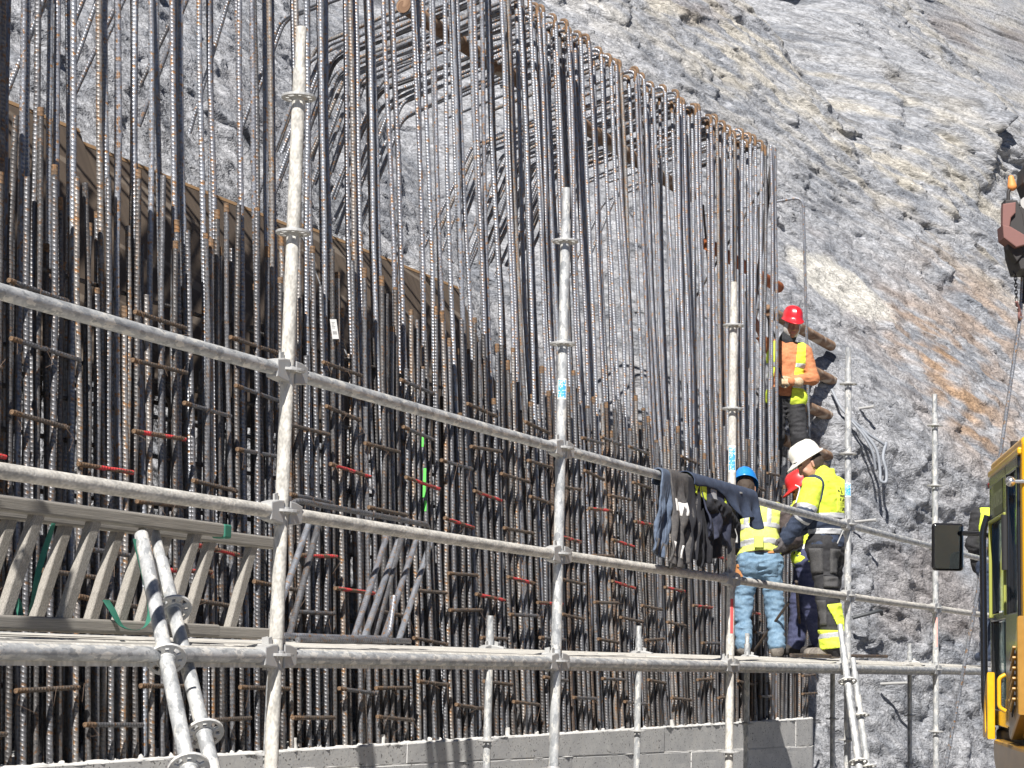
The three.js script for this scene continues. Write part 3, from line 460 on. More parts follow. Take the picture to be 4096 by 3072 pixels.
// printed stickers wrapped round the tubes
{
  const cv = document.createElement('canvas'); cv.width = 64; cv.height = 128; const c = cv.getContext('2d');
  c.fillStyle = '#eceade'; c.fillRect(0, 0, 64, 128); c.fillStyle = '#4aa3d8'; c.fillRect(6, 10, 52, 108);
  const q = rng(5); c.fillStyle = '#e6ecea'; for (let i = 0; i < 60; i++) c.fillRect(6 + q() * 48, 10 + q() * 104, 2 + q() * 9, 1 + q() * 6);
  const t = new THREE.CanvasTexture(cv); t.colorSpace = THREE.SRGBColorSpace; const m = new THREE.MeshStandardMaterial({ map: t, roughness: 0.55 });
  const patch = (w, h, r) => new THREE.CylinderGeometry(r, r, h, 14, 1, true, -w / 2, w);
  const st = (x, z, y, h) => { const p = part('sticker', patch(2.0, h, TUBE + 0.0009), m, scaffold); p.position.set(x, y, z); p.rotation.y = Math.atan2(-8.59 - x, 3.7 - z) ; };
  st(0, 0, DECK + 1.28, 0.1); st(2.52, 0.015, DECK + 1.2, 0.16); st(5.108, 0.017, DECK + 1.24, 0.1);
  const b = part('sticker', new THREE.CylinderGeometry(TUBE + 0.0009, TUBE + 0.0009, 0.09, 10, 1, true, -0.5, 1.0), m, scaffold); b.rotation.z = Math.PI / 2; b.position.set(-3.22, DECK + 0.994, 0.068); b.rotation.x = 0.5;
  const red = new THREE.MeshStandardMaterial({ color: new THREE.Color(0.62, 0.08, 0.08), roughness: 0.75 }), pink = new THREE.MeshStandardMaterial({ color: new THREE.Color(0.72, 0.38, 0.33), roughness: 0.75 });
  for (const [x, z, y, h, mm] of [[2.52, 0.015, DECK + 0.28, 0.2, red], [7.681, 0.058, DECK + 0.3, 0.24, pink]]) { const p = part('paint_mark', patch(0.7, h, TUBE + 0.0012), mm, scaffold); p.position.set(x, y, z); p.rotation.y = Math.atan2(-8.59 - x, 3.7 - z) + 0.3; }
}
// loose standards leant against the deck
function looseTube(a, b, discs, label, spigot = 0.2, group) {
  const L = a.distanceTo(b), g = thing('loose_standard', label, 'scaffold tube', b, 0, group);
  g.quaternion.setFromUnitVectors(V(0, 1, 0), a.clone().sub(b).normalize());
  part('pole', spigot ? merge([tubeV(0, L - spigot), tubeV(L - spigot - 0.002, L, 0.0195)]) : tubeV(0, L, TUBE), galv, g);
  for (const d of discs) { const r = part('rosette', rosetteMerged, galv, g); r.position.y = L - d; r.rotation.y = 0.3; }
  part('dark_end_disc', new THREE.CylinderGeometry(0.0165, 0.0165, 0.004, 14).translate(0, L - 0.001, 0), new THREE.MeshStandardMaterial({ color: 0x1c1c1c, roughness: 1 }), g);  // near-black disc on the capped pole, painted for the shade inside the tube
  return g;
}
const extend = (a, b, e) => b.clone().addScaledVector(b.clone().sub(a).normalize(), e);
{
  const a = V(-2.975, 2.476, -0.265), b = V(-3.612, 1.732, 0.399), c = V(-2.794, 2.51, -0.344), d = V(-3.365, 1.711, 0.326);
  looseTube(a, extend(a, b, 1.6), [0.655, 1.155, 1.655], 'loose grey scaffold tube with plain open top leaning on the deck rail before the girders', 0);
  looseTube(c, extend(c, d, 1.6), [0.42, 1.0, 1.55, 2.05], 'loose grey scaffold tube with narrowed top leaning behind another near the girders', 0.17);
  const e = V(4.801, 2.371, 0.046), f = V(4.397, 1.387, 0.294), g = V(4.93, 2.15, 0.1), h = V(4.78, 1.367, 0.25);
  looseTube(e, extend(e, f, 1.3), [0.42, 1.0, 1.5], 'loose scaffold tube propped against the deck by the hi-vis trouser leg', 0.17);
  looseTube(g, extend(g, h, 1.3), [0.4, 0.75, 1.25], 'shorter loose scaffold tube propped close behind another at the deck end', 0.1);
}
// two lattice girders standing on the deck
{
  const mk = (x0, x1, z, label) => {
    const g = thing('lattice_girder', label, 'girder', V(0, 0, 0), 0, 'lattice girders on the deck');
    const yb = 2.165, yt = 2.53, ch = (y, n, h) => { const m = part(n, rbox(x1 - x0, h, 0.05, 0.01, (x0 + x1) / 2, y, z), dullAlloy, g); return m; };
    ch(yb, 'lower_chord', 0.045); ch(yt, 'upper_chord', 0.048);
    part('chord_groove', box(x1 - x0 - 0.02, 0.006, 0.016, (x0 + x1) / 2, yt + 0.0235, z), castSteel, g);
    for (let x = x1 - 0.3; x > x0; x -= 0.3) { const d = part('brace', rbox(0.052, 0.4, 0.032, 0.008), dullAlloy, g); d.position.set(x + 0.075, (yb + yt) / 2, z); d.rotation.z = -Math.atan2(0.15, 0.365); }
  };
  mk(-4.9, -2.44, -0.3, 'short dullAlloy lattice girder with green strap at its end on the scaffold deck');
  mk(-4.86, -1.66, -0.55, 'longer dullAlloy lattice girder standing behind the strapped girder on the deck');
  const green = new THREE.MeshStandardMaterial({ color: new THREE.Color(0.03, 0.16, 0.11), roughness: 0.7, side: THREE.DoubleSide });
  const ribbon = (pts, w, label) => {
    const c = new THREE.CatmullRomCurve3(pts), n = 30, pos = [], idx = []; for (let i = 0; i <= n; i++) { const p = c.getPoint(i / n), a = i * 0.15; const sx = Math.cos(a) * w, sz = Math.sin(a) * w; for (const [q, o] of [[-1, 0], [1, 0], [1, 0.002], [-1, 0.002]]) pos.push(p.x + sx * q, p.y + o, p.z + sz * q + o); if (i < n) for (let k = 0; k < 4; k++) { const A = i * 4 + k, B = i * 4 + (k + 1) % 4; idx.push(A, B, A + 4, B, B + 4, A + 4); } }
    const g = new THREE.BufferGeometry(); g.setAttribute('position', new THREE.Float32BufferAttribute(pos, 3)); g.setIndex(idx); g.computeVertexNormals(); single('strap', g, green, label, 'strap');
  };
  ribbon([V(-3.02, 2.46, -0.26), V(-2.98, 2.34, -0.24), V(-2.95, 2.22, -0.23), V(-2.97, 2.165, -0.24), V(-3.08, 2.165, -0.25), V(-3.13, 2.22, -0.26), V(-3.15, 2.25, -0.27)], 0.012, 'green webbing strap hanging in a loop from the shorter girder');
  ribbon([V(-3.36, 2.49, -0.34), V(-3.42, 2.34, -0.34), V(-3.47, 2.2, -0.33), V(-3.5, 2.17, -0.33), V(-3.52, 2.24, -0.34)], 0.01, 'green webbing strap trailing beside a girder brace to the deck');
  single('strap_end', rbox(0.05, 0.052, 0.058, 0.008, -2.425, 2.527, -0.3), green, 'folded green strap end capping the shorter lattice girder', 'strap');
}
// loose bars standing and lying on the deck
{
  const lb = [[0.66, 2.79, -1.75, -0.35, 2.17, -1.35], [0.76, 2.79, -1.75, -0.2, 2.17, -1.33], [1.55, 2.78, -1.75, 0.47, 2.16, -1.35], [1.68, 2.74, -1.75, 0.49, 2.165, -1.3], [1.73, 2.78, -1.75, 0.69, 2.165, -1.35], [1.92, 2.78, -1.75, 0.79, 2.16, -1.35], [2.11, 2.78, -1.75, 0.97, 2.16, -1.35]];
  lb.forEach(([a, b, c, d, e, f], i) => { const p = V(a, b, c), q = V(d, e, f), m = single('loose_rebar', bar([p.clone().addScaledVector(p.clone().sub(q).normalize(), 0.03), q], 0.0172, 10, rr(0, 2), R()), i % 3 === 0 ? steelA : i % 3 === 1 ? dullB : steelB, 'grey ribbed bar leaning from the deck on to the bar cage', 'rebar', 'loose bars leaning from the deck'); });
  single('bent_rebar', bar(fillet([V(0.05, 2.83, -1.52), V(0.12, 2.86, -1.5), V(0.32, 2.855, -1.5), V(1.68, 2.845, -1.55), V(1.7, 2.62, -1.56)], 0.05), 0.0155, 10), dullB, 'bent grey bar lying level behind the middle rail with hooked ends', 'rebar');
  single('bent_rebar', bar(fillet([V(-0.55, 2.17, -1.2), V(0.0, 2.17, -1.2), V(0.62, 2.175, -1.22), V(0.72, 2.4, -1.25)], 0.09), 0.0155, 10), steelB, 'bent grey bar lying on the deck planks with its end turned up', 'rebar');
  single('loose_rebar', bar([V(-0.54, 2.15, -1.08), V(0.62, 2.165, -1.1)], 0.0155, 10), dullB, 'straight ribbed bar lying flat on the planks beside a bent bar', 'rebar');
  single('loose_rebar', bar([V(7.95, 2.8, -1.2), V(8.75, 2.17, -1.38)], 0.0135, 10), rusty, 'rusty bar raking down to the deck between the blue jeans and navy trousers', 'rebar');
  single('loose_rebar', bar([V(7.9, 2.62, -1.25), V(8.35, 2.2, -1.7)], 0.0125, 10), spacerMat, 'shorter dusty bar raking down behind the rusty bar near the jeans', 'rebar');
  single('loose_rebar', bar([V(6.3, 2.165, -0.75), V(8.7, 2.185, -0.6)], 0.014, 10), rusty, 'rusty bar lying flat on the deck beyond the bar cage end', 'rebar');
}
// steel pipes that run from the open cage end into the rock
{
  const pm = new THREE.MeshStandardMaterial({ map: tex(128, 512, vwrap((u, v) => { const n = tnoise(u, v, 5, 8, 81) + 0.5 * tnoise(u, v, 16, 40, 85); let c = mix3([108, 82, 62], [150, 122, 98], clamp(0.5 + n, 0, 1)); return mix3(c, [188, 180, 168], sstep(0.1, 0.4, tnoise(u, v, 4, 6, 88)) * 0.7); })), roughness: 0.8, metalness: 0.1 });
  const rp = new THREE.MeshStandardMaterial({ map: tex(64, 256, vwrap((u, v) => mix3([126, 66, 34], [170, 98, 52], clamp(0.5 + tnoise(u, v, 5, 12, 91) + 0.5 * tnoise(u, v, 16, 60, 95), 0, 1)))), roughness: 0.75, metalness: 0.1 });
  const pi = (x0, x1, y, z, m, label) => { const g = single('anchor_pipe', bar([V(x0, y, z), V((x0 + x1) / 2, y, z), V(x1, y, z)], 0.062, 18), m, label, 'pipe'); return g; };
  pi(9.6, 12.0, 6.18, -2.62, rp, 'rust-red steel pipe passing behind the bars above the red helmet');
  pi(11.4, 13.9, 5.82, -2.56, pm, 'brown mortar-stained pipe running into the rock beside the red helmet');
  pi(11.6, 13.8, 5.38, -2.5, pm, 'grey stained pipe running into the rock by the orange sleeve');
  pi(11.3, 13.8, 4.93, -2.46, pm, 'grey dusty pipe running into the rock below the vest hem');
  pi(11.5, 13.7, 4.45, -2.42, pm, 'grey pipe running into the rock just behind the white helmet');
  pi(6.9, 9.9, 6.75, -2.9, pm, 'long brown pipe lying level behind the hairpin bars');
  pi(4.4, 6.6, 7.05, -3.3, pm, 'brown pipe half hidden by the bent-over bar legs');
}
// hoses and bolts on the rock
{
  const hose = new THREE.MeshStandardMaterial({ color: new THREE.Color(0.26, 0.28, 0.31), roughness: 0.6 }), dark = new THREE.MeshStandardMaterial({ color: new THREE.Color(0.05, 0.055, 0.06), roughness: 0.6 });
  const onRock = (x, y, o = 0.06) => V(x, y, rockBase(x, y) + 0.18 + o);
  const run = (l, r, m, label, o) => single('hose', bar(new THREE.CatmullRomCurve3(l.map(([x, y, k]) => onRock(x, y, (k ?? 0) + (o ?? 0)))).getPoints(26), r, 8), m, label, 'hose');
  run([[13.48, 5.24, 0], [13.41, 5.0, 0.03], [13.47, 4.85, 0.04], [13.55, 4.72, 0.05], [13.73, 4.6, 0.02], [13.85, 4.55, -0.1]], 0.016, hose, 'grey grout hose hanging across the rock beside the pipes');
  run([[13.44, 4.9, 0.02], [13.46, 4.7, 0.05], [13.5, 4.5, 0.05], [13.55, 4.32, 0.02]], 0.015, hose, 'grey hose dropping straight down the rock next to a coiled one');
  run([[13.5, 4.8, 0.03], [13.54, 4.55, 0.06], [13.55, 4.3, 0.07], [13.53, 4.18, 0.08], [13.57, 4.17, 0.1], [13.6, 4.3, 0.1], [13.6, 4.45, 0.08], [13.75, 4.64, 0.04]], 0.018, hose, 'coiled dark grey hose end hooked up on the rock');
  run([[13.1, 2.62, -0.05], [13.19, 2.68, 0.08], [13.32, 2.71, 0.08], [13.4, 2.67, 0.02]], 0.02, dark, 'dark hose stub curling out of the rock above the deck');
  const bolts = [[13.84, 5.04, 'pale rock bolt stub standing out of the rock beside the hoses'], [13.4, 3.7, 'thin steel dowel sticking out of the rock near the stickered post'], [13.6, 1.9, 'dark dowel stub low on the rock under the deck']];
  for (const [x, y, l] of bolts) { const p = onRock(x, y, -0.25); single('rock_bolt', bar([p, p.clone().add(V(-0.08, 0.02, 0.3)), p.clone().add(V(-0.1, 0.02, 0.36))], [0.016, 0.016, 0.022], 9), castSteel, l, 'bolt'); }
}
// ---------------------------------------------------------------- people: distance fields meshed by surface nets
function sdfMesh(fn, lo, hi, cell, colour) {
  const nx = Math.ceil((hi.x - lo.x) / cell) + 1, ny = Math.ceil((hi.y - lo.y) / cell) + 1, nz = Math.ceil((hi.z - lo.z) / cell) + 1;
  const F = new Float32Array(nx * ny * nz), sx = 1, sy = nx, sz = nx * ny; let k = 0;
  for (let z = 0; z < nz; z++) for (let y = 0; y < ny; y++) for (let x = 0; x < nx; x++) F[k++] = fn(lo.x + x * cell, lo.y + y * cell, lo.z + z * cell);
  const vid = new Int32Array(nx * ny * nz).fill(-1), pos = [], idx = [];
  const E = [[0, 1], [2, 3], [4, 5], [6, 7], [0, 2], [1, 3], [4, 6], [5, 7], [0, 4], [1, 5], [2, 6], [3, 7]], v = new Float32Array(8);
  for (let z = 0; z < nz - 1; z++) for (let y = 0; y < ny - 1; y++) for (let x = 0; x < nx - 1; x++) {
    const b = x + y * sy + z * sz; let m = 0;
    for (let q = 0; q < 8; q++) { v[q] = F[b + (q & 1) * sx + ((q >> 1) & 1) * sy + ((q >> 2) & 1) * sz]; if (v[q] < 0) m |= 1 << q; }
    if (m === 0 || m === 255) continue;
    let X = 0, Y = 0, Z = 0, n = 0;
    for (const [p, q] of E) if ((v[p] < 0) !== (v[q] < 0)) { const t = v[p] / (v[p] - v[q]); X += lerp(p & 1, q & 1, t); Y += lerp((p >> 1) & 1, (q >> 1) & 1, t); Z += lerp((p >> 2) & 1, (q >> 2) & 1, t); n++; }
    vid[b] = pos.length / 3; pos.push(lo.x + (x + X / n) * cell, lo.y + (y + Y / n) * cell, lo.z + (z + Z / n) * cell);
  }
  for (let z = 1; z < nz - 1; z++) for (let y = 1; y < ny - 1; y++) for (let x = 1; x < nx - 1; x++) {
    const b = x + y * sy + z * sz, s = F[b] < 0;
    const quad = (a, c, d, e, flip) => { if (a < 0 || c < 0 || d < 0 || e < 0) return; flip ? idx.push(a, d, c, a, e, d) : idx.push(a, c, d, a, d, e); };
    if (s !== F[b + sx] < 0) quad(vid[b - sy - sz], vid[b - sz], vid[b], vid[b - sy], !s);
    if (s !== F[b + sy] < 0) quad(vid[b - sx - sz], vid[b - sx], vid[b], vid[b - sz], !s);
    if (s !== F[b + sz] < 0) quad(vid[b - sx - sy], vid[b - sy], vid[b], vid[b - sx], !s);
  }
  const g = new THREE.BufferGeometry(); g.setAttribute('position', new THREE.Float32BufferAttribute(pos, 3)); g.setIndex(idx); g.computeVertexNormals();
  const uv = new Float32Array(pos.length / 3 * 2); for (let i = 0; i < uv.length / 2; i++) { uv[i * 2] = (pos[i * 3] + pos[i * 3 + 2]) * 1; uv[i * 2 + 1] = pos[i * 3 + 1]; } g.setAttribute('uv', new THREE.BufferAttribute(uv, 2));
  if (colour) { const c = new Float32Array(pos.length); for (let i = 0; i < pos.length; i += 3) { const q = colour(pos[i], pos[i + 1], pos[i + 2]); c[i] = q[0]; c[i + 1] = q[1]; c[i + 2] = q[2]; } g.setAttribute('color', new THREE.BufferAttribute(c, 3)); }
  return g;
}
const smin = (a, b, k) => { const h = Math.max(k - Math.abs(a - b), 0) / k; return Math.min(a, b) - h * h * k * 0.25; };
const cap = (a, b, ra, rb = ra) => ({ a, b, ra, rb, d: b.clone().sub(a), l: Math.max(1e-9, b.distanceToSquared(a)) });
function capD(c, x, y, z) { const px = x - c.a.x, py = y - c.a.y, pz = z - c.a.z, t = clamp((px * c.d.x + py * c.d.y + pz * c.d.z) / c.l, 0, 1), qx = px - c.d.x * t, qy = py - c.d.y * t, qz = pz - c.d.z * t; return Math.sqrt(qx * qx + qy * qy + qz * qz) - c.ra - (c.rb - c.ra) * t; }
const blob = (list, k, grow = 0) => (x, y, z) => { let d = 9; for (const c of list) { const e = capD(c, x, y, z) - grow; d = d === 9 ? e : smin(d, e, k); } return d; };
const bounds = (list, pad) => { const lo = V(9, 9, 9), hi = V(-9, -9, -9); for (const c of list) for (const p of [c.a, c.b]) { const r = Math.max(c.ra, c.rb) + pad; lo.min(V(p.x - r, p.y - r, p.z - r)); hi.max(V(p.x + r, p.y + r, p.z + r)); } return [lo, hi]; };
const clothBump = tex(256, 256, (u, v) => 128 + 70 * pnoise(u * 60, v * 60, 60, 60, 3) + 40 * pnoise(u * 120, v * 120, 120, 120, 5), false, [6, 6]);
const clothMap = (a, b, s) => tex(256, 256, (u, v) => mix3(a, b, clamp(0.5 + 0.45 * pnoise(u * 6, v * 6, 6, 6, s) + 0.5 * pnoise(u * 24, v * 24, 24, 24, s + 1) + 0.4 * pnoise(u * 90, v * 90, 90, 90, s + 2), 0, 1)), true, [2.2, 2.2]);
const cloth = (a, b, s, o = {}) => new THREE.MeshStandardMaterial({ map: clothMap(a, b, s), bumpMap: clothBump, bumpScale: 0.002, roughness: 0.9, ...o });
const M = {
  hivis: cloth([206, 226, 62], [222, 238, 84], 3), hivisOld: cloth([198, 208, 96], [218, 226, 122], 5), tape: cloth([166, 168, 170], [190, 191, 192], 7, { roughness: 0.5, metalness: 0.15 }),
  orange: cloth([178, 112, 74], [196, 132, 92], 9), navy: cloth([40, 50, 68], [56, 66, 86], 11), black: cloth([38, 38, 41], [56, 56, 58], 13), charcoal: cloth([66, 66, 68], [84, 83, 82], 15),
  jeans: cloth([92, 120, 144], [122, 148, 168], 17), brown: cloth([62, 54, 54], [84, 74, 72], 19), blueTrousers: cloth([52, 56, 84], [72, 76, 104], 21), tan: cloth([168, 144, 112], [204, 186, 158], 23), greyGlove: cloth([70, 68, 70], [98, 94, 94], 25),
  boot: cloth([96, 90, 84], [132, 126, 118], 27), bootDark: cloth([40, 38, 38], [62, 58, 56], 29), scarf: cloth([196, 194, 192], [220, 218, 214], 31), collar: cloth([34, 36, 40], [54, 56, 60], 33), leather: cloth([160, 106, 62], [190, 134, 86], 35),
  skin: new THREE.MeshPhysicalMaterial({ vertexColors: true, roughness: 0.55, sheen: 0.2 }), hair: new THREE.MeshStandardMaterial({ color: new THREE.Color(0.05, 0.035, 0.025), roughness: 0.8 }),
};
const shell = (c) => new THREE.MeshPhysicalMaterial({ color: c, roughness: 0.34, clearcoat: 0.5, clearcoatRoughness: 0.25 });
// helmet: origin at the rim centre, +z the peak, y up
function helmetGeo() {
  const pos = [], idx = [], N = 40, prof = [[1.0, -0.002, 0], [1.02, 0.004, 1], [1.012, 0.01, 1], [0.93, 0.022, 0], [0.92, 0.05, 0], [0.86, 0.088, 0], [0.72, 0.12, 0], [0.5, 0.142, 0], [0.26, 0.152, 0], [0, 0.155, 0]], Mr = prof.length;
  for (let j = 0; j < Mr; j++) for (let i = 0; i <= N; i++) {
    const a = i / N * Math.PI * 2, fz = Math.cos(a), sx = Math.sin(a), [r, y, brim] = prof[j];
    const peak = j < 3 ? Math.pow(Math.max(0, fz), 2.2) * 0.045 + 0.012 : 0, rx = 0.112 * r + peak * 0.25, rz = 0.142 * r + peak, ribs = j > 3 && j < 8 ? 0.004 * Math.exp(-((Math.abs(sx) * 5) ** 2)) + 0.002 * Math.exp(-(((Math.abs(sx) - 0.5) * 7) ** 2)) : 0;
    pos.push(sx * rx, y + ribs * 1.5 - (j < 3 ? 0.018 * Math.max(0, fz) * Math.max(0, fz) : 0), fz * rz + ribs * fz);
    if (j < Mr - 1 && i < N) { const p = j * (N + 1) + i; idx.push(p, p + N + 1, p + 1, p + 1, p + N + 1, p + N + 2); }
  }
  const g = new THREE.BufferGeometry(); g.setAttribute('position', new THREE.Float32BufferAttribute(pos, 3)); g.setIndex(idx.map((_, i) => idx[i - (i % 3) + [0, 2, 1][i % 3]])); g.computeVertexNormals(); return g;
}
const HELMET = helmetGeo();
function frame(fwd, up) { const f = fwd.clone().normalize(), r = up.clone().cross(f).normalize(), u = f.clone().cross(r); return new THREE.Matrix4().makeBasis(r, u, f); }   // local x right-hand side, y up, z forward
// head in its own axes: origin between the ears at eye height, z forward
const SK = [0.46, 0.25, 0.165], LIP = [0.38, 0.14, 0.11], EYE = [0.24, 0.17, 0.13];
function headGeo2(tone, opts = {}) {
  const el = (x, y, z, cx, cy, cz, a, b, c) => { const X = (x - cx) / a, Y = (y - cy) / b, Z = (z - cz) / c, q = Math.sqrt(X * X + Y * Y + Z * Z); return (q - 1) * Math.min(a, b, c); };
  const jaw = cap(V(0, -0.085, 0.045), V(0, -0.1, 0.072), 0.036, 0.022), nose = cap(V(0, 0.012, 0.098), V(0, -0.03, 0.112), 0.009, 0.0135), nb = cap(V(-0.011, -0.036, 0.103), V(0.011, -0.036, 0.103), 0.0085), brow = cap(V(-0.035, 0.022, 0.09), V(0.035, 0.022, 0.09), 0.011), lip = cap(V(-0.018, -0.066, 0.094), V(0.018, -0.066, 0.094), 0.0085), chk = [cap(V(-0.042, -0.03, 0.072), V(-0.036, -0.06, 0.06), 0.022), cap(V(0.042, -0.03, 0.072), V(0.036, -0.06, 0.06), 0.022)];
  const ears = [cap(V(-0.078, 0.008, -0.006), V(-0.079, -0.03, 0.0), 0.013, 0.009), cap(V(0.078, 0.008, -0.006), V(0.079, -0.03, 0.0), 0.013, 0.009)], neck = cap(V(0, -0.06, -0.02), V(0, -0.16, -0.04), 0.052, 0.056);
  const fn = (x, y, z) => {
    let d = el(x, y, z, 0, 0.03, -0.004, 0.077, 0.105, 0.098); d = smin(d, el(x, y, z, 0, -0.045, 0.032, 0.062, 0.075, 0.065), 0.03); d = smin(d, capD(jaw, x, y, z), 0.03); d = smin(d, capD(brow, x, y, z), 0.015); for (const c of chk) d = smin(d, capD(c, x, y, z), 0.02);
    for (const s of [-1, 1]) d = Math.max(d, -(Math.hypot(x - s * 0.033, (y - 0.002) * 1.3, z - 0.112) - 0.016));
    d = smin(d, capD(nose, x, y, z), 0.012); d = smin(d, capD(nb, x, y, z), 0.01); d = smin(d, capD(lip, x, y, z), 0.008); d = Math.max(d, -(Math.max(Math.abs(y + 0.066) - 0.0022, Math.abs(x) - 0.02, 0.096 - z)));
    for (const c of ears) d = smin(d, capD(c, x, y, z), 0.006); for (const s of [-1, 1]) d = smin(d, Math.hypot(x - s * 0.033, y - 0.002, z - 0.086) - 0.0125, 0.003);
    return smin(d, capD(neck, x, y, z), 0.025);
  };
  return sdfMesh(fn, V(-0.11, -0.2, -0.12), V(0.11, 0.15, 0.14), 0.0058, (x, y, z) => {
    if (z > 0.085 && Math.abs(Math.abs(x) - 0.033) < 0.009 && Math.abs(y - 0.002) < 0.006) return EYE;
    if (z > 0.07 && Math.abs(Math.abs(x) - 0.034) < 0.02 && Math.abs(y - 0.03) < 0.005) return [0.05, 0.035, 0.03];
    if (z > 0.088 && Math.abs(y + 0.066) < 0.01 && Math.abs(x) < 0.024) return LIP;
    const stub = opts.stubble && y < -0.055 && z > -0.01 ? 0.78 : 1; return [tone[0] * stub, tone[1] * stub, tone[2] * stub];
  });
}
// hand: at wrist w, pointing along dir, palm facing n; curl 0 open .. 1 fist; side +1 when the thumb lies towards dir x n
function handCaps(w, dir, n, curl, side) {
  const d = dir.clone().normalize(), p = n.clone().addScaledVector(d, -n.dot(d)).normalize(), s = d.clone().cross(p).multiplyScalar(side), L = [], P = (a, b, c) => w.clone().addScaledVector(d, a).addScaledVector(s, b).addScaledVector(p, c);
  L.push(cap(P(-0.03, 0, 0), P(0.02, 0, 0), 0.027, 0.026), cap(P(0.02, 0.024, 0), P(0.085, 0.03, 0.002), 0.018, 0.014), cap(P(0.02, 0, 0), P(0.09, 0.008, 0.002), 0.019, 0.0145), cap(P(0.02, -0.022, 0), P(0.085, -0.016, 0.002), 0.018, 0.014), cap(P(0.02, -0.03, 0), P(0.078, -0.036, 0.002), 0.015, 0.0125));
  [[0.03, 0.086, 0.044], [0.009, 0.091, 0.05], [-0.014, 0.087, 0.046], [-0.036, 0.079, 0.036]].forEach(([b, a0, l], i) => { let ang = curl * 1.15 + 0.12 + i * 0.05; let a = a0, c = 0.002; for (const [k, r] of [[1, 0.0098], [0.72, 0.0092], [0.55, 0.0085]]) { const a2 = a + Math.cos(ang) * l * k * 0.72, c2 = c + Math.sin(ang) * l * k * 0.72; L.push(cap(P(a, b, c), P(a2, b * 1.05, c2), r, r * 0.95)); a = a2; c = c2; ang += curl * 1.1 + 0.1; } });
  L.push(cap(P(0.02, 0.03, 0.006), P(0.052, 0.058, 0.014 + curl * 0.02), 0.014, 0.0105), cap(P(0.052, 0.058, 0.014 + curl * 0.02), P(0.085, 0.06 - curl * 0.02, 0.022 + curl * 0.03), 0.0105, 0.009));
  return L;
}
function meshCaps(list, k, cell, grow = 0) { const [lo, hi] = bounds(list, grow + cell * 2.5); return sdfMesh(blob(list, k, grow), lo, hi, cell); }
const FIELD = new Map();
// a patch of cloth laid on a garment: w x h round centre c, found by walking along -n until the garment's surface is met
function patchOn(field, c, n, up, w, h, t, m = 10, k = 10) {
  const N = n.clone().normalize(), Rt = up.clone().cross(N).normalize(), U = N.clone().cross(Rt), pos = [], uv = [], idx = [];
  const hit = (i, j) => { const p = c.clone().addScaledVector(Rt, (i / m - 0.5) * w).addScaledVector(U, (j / k - 0.5) * h).addScaledVector(N, 0.25); for (let s = 0; s < 90; s++) { const d = field(p.x, p.y, p.z); if (d < 0.0008) break; p.addScaledVector(N, -Math.max(0.001, d * 0.7)); if (s === 89) break; } return p; };
  for (let l = 0; l < 2; l++) for (let j = 0; j <= k; j++) for (let i = 0; i <= m; i++) { const e = i === 0 || j === 0 || i === m || j === k, p = hit(i, j).addScaledVector(N, l ? t * (e ? 0.7 : 1) : -0.004); pos.push(p.x, p.y, p.z); uv.push(i / m, j / k); }
  const q = (m + 1) * (k + 1), at2 = (i, j, l) => l * q + j * (m + 1) + i; for (let j = 0; j < k; j++) for (let i = 0; i < m; i++) idx.push(at2(i, j, 1), at2(i + 1, j, 1), at2(i + 1, j + 1, 1), at2(i, j, 1), at2(i + 1, j + 1, 1), at2(i, j + 1, 1));
  const edge = []; for (let i = 0; i < m; i++) edge.push([i, 0, i + 1, 0]); for (let j = 0; j < k; j++) edge.push([m, j, m, j + 1]); for (let i = m; i > 0; i--) edge.push([i, k, i - 1, k]); for (let j = k; j > 0; j--) edge.push([0, j, 0, j - 1]);
  for (const [a, b, c2, d] of edge) idx.push(at2(a, b, 0), at2(c2, d, 0), at2(c2, d, 1), at2(a, b, 0), at2(c2, d, 1), at2(a, b, 1));
  const g = new THREE.BufferGeometry(); g.setAttribute('position', new THREE.Float32BufferAttribute(pos, 3)); g.setAttribute('uv', new THREE.Float32BufferAttribute(uv, 2)); g.setIndex(idx); g.computeVertexNormals(); return g;
}
